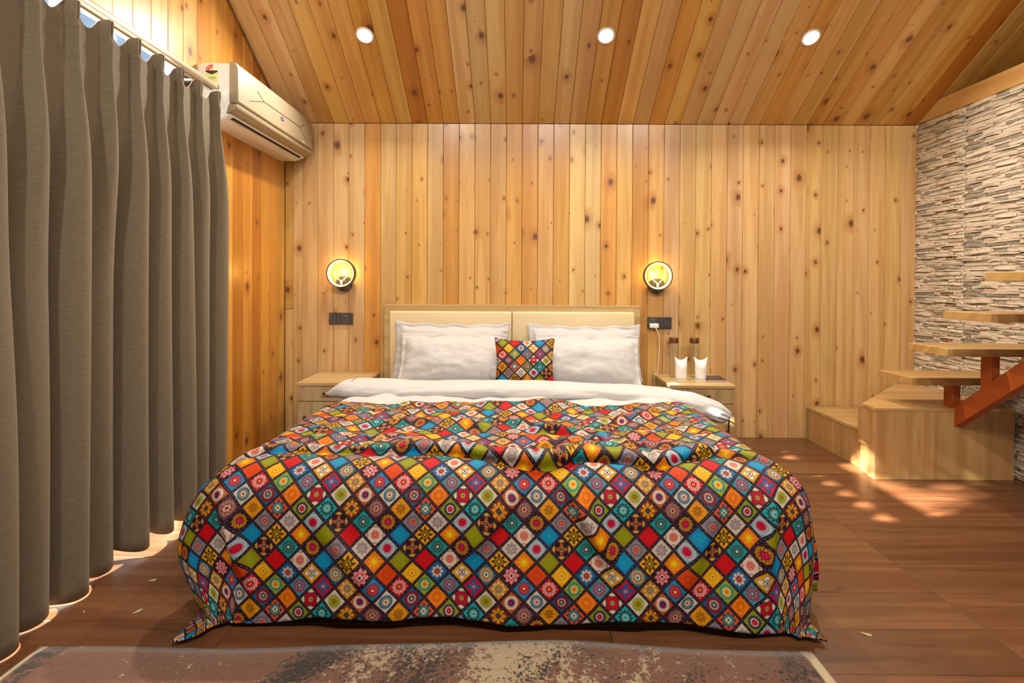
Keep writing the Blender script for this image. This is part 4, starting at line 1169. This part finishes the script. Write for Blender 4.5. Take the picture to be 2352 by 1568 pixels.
# energy label on the side facing the room
ys = A0 + .0115
def flat(name, pts, mat, dy, par):
    V = [(a, ys - dy, c - 1.94) for a, c in pts] + [(a, ys - dy + .0006, c - 1.94) for a, c in pts]
    n = len(pts)
    return mesh(name, V, [tuple(range(n)), tuple(range(2 * n - 1, n - 1, -1))] + [(k, k + n, (k + 1) % n + n, (k + 1) % n) for k in range(n)], mat, par)
lab = flat('energy_label', [(.046, 2.126), (.106, 2.126), (.106, 2.19), (.046, 2.19)], YELP2, .0004, ac)
lab['label'] = 'star rated energy label'
cxl, czl, Rl = .076, 2.196, .031
def sector(a0, a1, r0, r1, n=10):
    p = [(cxl + r1 * math.cos(math.radians(a0 + (a1 - a0) * k / n)), czl + r1 * math.sin(math.radians(a0 + (a1 - a0) * k / n))) for k in range(n + 1)]
    q = [(cxl + r0 * math.cos(math.radians(a1 + (a0 - a1) * k / n)), czl + r0 * math.sin(math.radians(a1 + (a0 - a1) * k / n))) for k in range(n + 1)]
    return p + q
flat('rating_arc', sector(72, 180, .013, Rl), REDP, .0012, lab)
flat('rating_arc', sector(0, 72, .013, Rl), WHITEP, .0012, lab)
flat('half_sun', sector(0, 180, .0005, .0125), YELP, .0014, lab)
flat('black_band', [(cxl - Rl, czl + .001), (cxl - Rl, czl - .006), (cxl, czl - .020), (cxl + Rl, czl - .006), (cxl + Rl, czl + .001)], BLACKP, .0016, lab)
def star(cx_, cz_, r):
    return [(cx_ + (r if k % 2 == 0 else r * .42) * math.sin(PI * k / 5), cz_ + (r if k % 2 == 0 else r * .42) * math.cos(PI * k / 5)) for k in range(10)]
for a_ in (160, 126, 92):
    flat('star', star(cxl + .022 * math.cos(math.radians(a_)), czl + .022 * math.sin(math.radians(a_)), .0055), WHITEP, .002, lab)
text('lettering', 'POWER SAVINGS', .0065, WHITEP, lab, (cxl, ys - .0022, czl - .0035), (PI / 2, 0, 0))
text('lettering', 'GUIDE', .0062, WHITEP, lab, (cxl, ys - .0022, czl - .0105), (PI / 2, 0, 0))
flat('green_line', [(.056, 2.158), (.098, 2.158), (.096, 2.163), (.058, 2.163)], GREENP, .0012, lab)
for k in range(3): flat('text_line', [(.054, 2.152 - .007 * k), (.098 - .006 * k, 2.152 - .007 * k), (.098 - .006 * k, 2.1535 - .007 * k), (.054, 2.1535 - .007 * k)], GREYL, .0012, lab)
for k in range(16):
    z_ = 2.075 + k * .0072
    flat('vent_slit', [(.172, z_), (.1775, z_ + .002), (.1775, z_ + .005), (.172, z_ + .003)], GREYL, .0008, ac)

# ------------------------------------------------------------------ curtain and its track
trk = thing('curtain_track', 'beige metal curtain track along the wall above the taupe curtain', 'curtain track', (XL, 1.5, 2.10))
box('track_profile', .118, .150, 0.30 - 1.5, 2.645 - 1.5, -.024, .0, TRACKF, trk, .003, 2)
box('inner_rail', .100, .118, 0.30 - 1.5, 2.64 - 1.5, -.030, -.004, ALU, trk, .002)
for yk in (0.5, 1.2, 1.9, 2.58):
    box('bracket', 0.0, .12, yk - 1.5 - .012, yk - 1.5 + .012, -.006, .004, ALU, trk, .001)
PL = 0.1415
pleats = [2.630 - PL * k for k in range(16)]
yk0 = 2.665
NUc, NVc = 900, 90
yv = np.linspace(0.42, yk0, NUc)[:, None]; hv = np.concatenate([np.linspace(0, 0.16, 26), np.linspace(0.16, 0.6, 26)[1:], np.linspace(0.6, 1.0, 40)[1:] * 1.0])
hv = np.concatenate([np.linspace(0, 0.16, 28), np.linspace(0.175, 0.6, 26), np.linspace(0.65, 2.06, 36)])[None, :]
ph = (yv - 2.630) / PL
kk = np.round(ph); fi = ph - kk
rng = np.random.RandomState(4)
va, vb, vc_, vd = rng.uniform(.75, 1.25, 40), rng.uniform(-.2, .2, 40), rng.uniform(-1, 1, 40), rng.uniform(-1, 1, 40)
ki = (-kk).astype(int).clip(0, 39)
low = ss(hv, 0.15, 1.05)
# header: narrow two-finger pleat standing proud, flat cloth between
fan = 0.060 + 0.055 * ss(0.10 - hv, 0.0, 0.09)
head = 0.010 + np.exp(-np.abs(fi / fan) ** 3) * 0.036 - 0.024 * np.exp(-(fi / 0.026) ** 2) * ss(0.09 - hv, 0, 0.05)
wid = 0.055 + 0.22 * ss(hv, 0.11, 0.75)
mid_ = 0.010 + np.exp(-(np.abs(fi) / np.maximum(wid, .05)) ** 2.4) * (0.034 + 0.035 * ss(hv, 0.13, 0.6))
drift = 0.10 * vc_[ki] * ss(hv, 0.3, 1.9)
fs = fi - drift * (1 - 4 * fi ** 2)
lowp = (0.5 + 0.5 * np.cos(2 * PI * fs)) ** 0.8 * 0.098 * va[ki]
xcur = head * (1 - ss(hv, 0.08, 0.16)) + ss(hv, 0.08, 0.16) * ((1 - low) * mid_ + low * lowp)
near = ss(1.72 - yv, 0.0, 0.22)
xcur = xcur + near * 0.045 * ss(hv, 0.2, 1.6) + 0.006 * np.sin(yv * 7 + hv * 2)
X = XL + 0.118 + xcur + 0.012 * low * vd[ki] * (0.5 + 0.5 * np.cos(2 * PI * fi)) - 0.045 * low
# swelling sideways: folds overhang so their far flank is hidden
side_ = 0.020 * low * np.sin(2 * PI * fs) * (0.7 + 0.3 * va[ki])
Yc = yv + side_ * 1.0 + 0 * hv
sag = 0.060 * (0.5 - 0.5 * np.cos(2 * PI * fi)) * ss(0.3 - hv, 0, 0.3)
hemv = 0.012 + (0.012 + 0.04 * np.exp(-((yv - 2.15) / 0.25) ** 2)) * (0.5 - 0.5 * np.cos(2 * PI * fi)) + 0.010 * vd[ki] - 0.024 * near
hemv = np.maximum(hemv, 0.004)
Ztop = 2.064
Z = Ztop - hv * ((Ztop - hemv) / 2.06) - sag
ar = np.cumsum(np.concatenate([[0], np.hypot(np.diff(X[:, 60]), np.diff(Yc[:, 60]))]))
UVc = np.stack([ar[:, None] + 0 * hv, Z + 0 * ar[:, None]], -1)
cu_o = grid_mesh('curtain', np.stack([X, Yc, Z], -1), UVc, CURT, None, 0.0025)
tag(cu_o, 'taupe pinch-pleated floor-length curtain hanging below the track', 'curtain')

# ------------------------------------------------------------------ stairs
def stint(o, rg, c=(0.48, 0.295, 0.122)):
    v = rg.uniform(0.86, 1.12); o.color = (c[0] * v, c[1] * v * rg.uniform(.95, 1.04), c[2] * v, 1); return o
st = thing('staircase', 'open timber staircase on a red oxide steel stringer by the stone wall', 'staircase', (2.45, 2.95, 0))
def sp(o):
    o.location = (o.location[0] - 2.45, o.location[1] - 2.95, o.location[2]); return o
rg = random.Random(2)
X0 = 2.068
# low first step and taller corner block, faced with upright staves
low_b = sp(box('low_step', X0 + .02, XR - .03, 2.965, D - .022, 0, 0.212, STAIRX, st)); stint(low_b, rg)
y0 = 3.694
while y0 > 3.10:
    w = rg.uniform(.045, .085)
    y1_ = max(y0 - w, 3.09)
    stint(box('stave', X0, X0 + .02, y1_ + .0003, y0 - .0003, 0.0, 0.212, STAIRV, low_b), rg)
    y0 = y1_
lt = prism('step_top', [(X0 - .004, 3.694), (X0 - .004, 3.085), (X0 + .10, 3.02), (2.76, 3.694)], 'z', 0.212, 0.231, STAIRX, low_b, None); stint(lt, rg)
tall = sp(prism('corner_block', [(X0 - .02, 2.962), (X0 - .025, 3.085), (2.67, 3.66), (2.80, 3.66), (2.80, 2.962)], 'z', 0.0, 0.385, STAIRV, st)); stint(tall, rg)
x0 = X0 - .022
while x0 < 2.80:
    w = rg.uniform(.05, .10)
    x1 = min(x0 + w, 2.812)
    stint(box('stave', x0 + .0003, x1 - .0003, 2.936, 2.962, 0, 0.385, STAIRV, tall), rg)
    x0 = x1
stint(box('edge_post', X0 - .04, X0 - .0222, 2.936, 3.085, 0.17, 0.385, STAIRV, tall), rg)
stint(box('edge_post', X0 - .04, X0 - .0222, 2.936, 3.0, 0.0, 0.17, STAIRV, tall), rg)
tt = prism('step_top', [(X0 - .042, 2.934), (X0 - .042, 3.05), (2.67, 3.665), (2.815, 3.665), (2.815, 2.934)], 'z', 0.385, 0.403, STAIRX, tall); stint(tt, rg)
# stringer climbing towards the camera
xs0, xs1 = 2.472, 2.526
dyz = (-0.25, 0.192)
def stringer_z(y): return 0.262 + (2.985 - y) * 0.80
prof = [(2.985, stringer_z(2.985)), (2.985, stringer_z(2.985) + .115), (1.0, stringer_z(1.0) + .115 + .03), (1.0, stringer_z(1.0))]
sg_ = sp(prism('stringer', [(y, z) for y, z in prof], 'x', xs0, xs1, RUST, st, None, 0.003)); sg_['label'] = 'red oxide painted steel beam'
for k in range(7):
    yn = 2.894 - 0.2375 * k; zt_ = 0.582 + 0.193 * k
    far = yn + 0.272
    tr = sp(box('tread', 2.20, 2.80, yn, far, zt_ - .040, zt_, STAIRX, st, .0015)); stint(tr, rg, (0.52, 0.33, 0.125))
    yc_ = yn + .092
    sp(box('tread_post', xs0 + .004, xs1 - .004, yc_ - .032, yc_ + .032, stringer_z(yc_) + .08, zt_ - .041, RUST, st, .002))

# ------------------------------------------------------------------ rug, scraps on the floor
def rug():
    nu, nv = 160, 40
    u = np.linspace(0, 1, nu)[:, None]; v = np.linspace(0, 1, nv)[None, :]
    xs = -1.425 + u * (0.885 + 1.425) + 0 * v
    edge = 1.535 + 0.045 * np.exp(-((xs - 0.05) / 0.55) ** 2) + 0.004 * np.sin(xs * 9)
    ysr = -0.2 + v * (edge + 0.2)
    zz = 0.011 + 0.0015 * np.sin(xs * 7) + 0 * v
    rim = np.minimum(np.minimum(u, 1 - u) * 2.31, np.minimum(v, 1 - v) * 1.75)
    zz = 0.0135 - 0.010 * np.exp(-rim / 0.006)
    return grid_mesh('rug', np.stack([xs, ysr, zz], -1), None, RUG, None, 0.003)
tag(rug(), 'brown and cream distressed pattern rug at the foot of the bed', 'rug')
for (x_, y_, sz, ro, lb) in ((-1.336, 1.884, .013, .4, 'pale scrap of dry leaf on the floor beside the curtain'), (-1.259, 1.704, .016, 1.1, 'larger pale leaf scrap on the floor before the rug'), (-1.433, 1.70, .007, 2, 'tiny pale crumb on the floor near the curtain hem'), (1.103, 1.626, .016, -.5, 'pale flake of dry leaf on the open floor on the stair side of the bed')):
    n = 9
    V = [(0, 0, .004)] + [(sz * (1 + .25 * math.sin(3 * a + ro)) * math.cos(a), sz * .45 * math.sin(a) * (1 + .2 * math.cos(2 * a)), .0015 + .001 * math.sin(a * 2)) for a in [2 * PI * k / n for k in range(n)]]
    V += [(v[0], v[1], v[2] - .0012) for v in V]
    m_ = n + 1
    Fc = [(0, 1 + k, 1 + (k + 1) % n) for k in range(n)] + [(m_, m_ + 1 + (k + 1) % n, m_ + 1 + k) for k in range(n)] + [(1 + k, m_ + 1 + k, m_ + 1 + (k + 1) % n, 1 + (k + 1) % n) for k in range(n)]
    tag(mesh('leaf_scrap', V, Fc, LEAFD, None, False, (x_, y_, 0.0003), (0, 0, ro)), lb, 'leaf')

# ------------------------------------------------------------------ the tree outside whose leaves dapple the sun
tree = thing('garden_tree', 'leafy tree outside the window that dapples the sunlight', 'tree', (-5.2, -1.6, -0.08))
tube('trunk', [(0, 0, 0), (.05, .05, 2.0), (0, .1, 3.9), (.05, .7, 5.0), (.0, 1.8, 5.4), (0, 2.7, 5.5)], [.16, .14, .1, .06, .035, .012], plain('bark', (.12, .08, .05), .9), tree, 10)
rt = random.Random(17)
LV, LF = [], []
cl = [Vector((rt.uniform(-.15, .15), rt.uniform(1.4, 2.9), rt.uniform(4.62, 5.15))) for q in range(46)]
for q in range(1100):
    c = rt.choice(cl) + Vector((rt.uniform(-.15, .15), rt.gauss(0, .07), rt.gauss(0, .05)))
    u = Vector((rt.gauss(0, 1), rt.gauss(0, 1), rt.gauss(0, 1))).normalized(); v = u.cross(Vector((rt.gauss(0, 1), rt.gauss(0, 1), rt.gauss(0, 1)))).normalized()
    L = rt.uniform(.06, .10); b0 = len(LV)
    LV += [c - u * L, c + v * L * .45, c + u * L, c - v * L * .45]; LF.append((b0, b0 + 1, b0 + 2, b0 + 3))
tag(mesh('foliage', LV, LF, plain('leaf_green', (.08, .2, .04), .6), tree), kind='stuff')
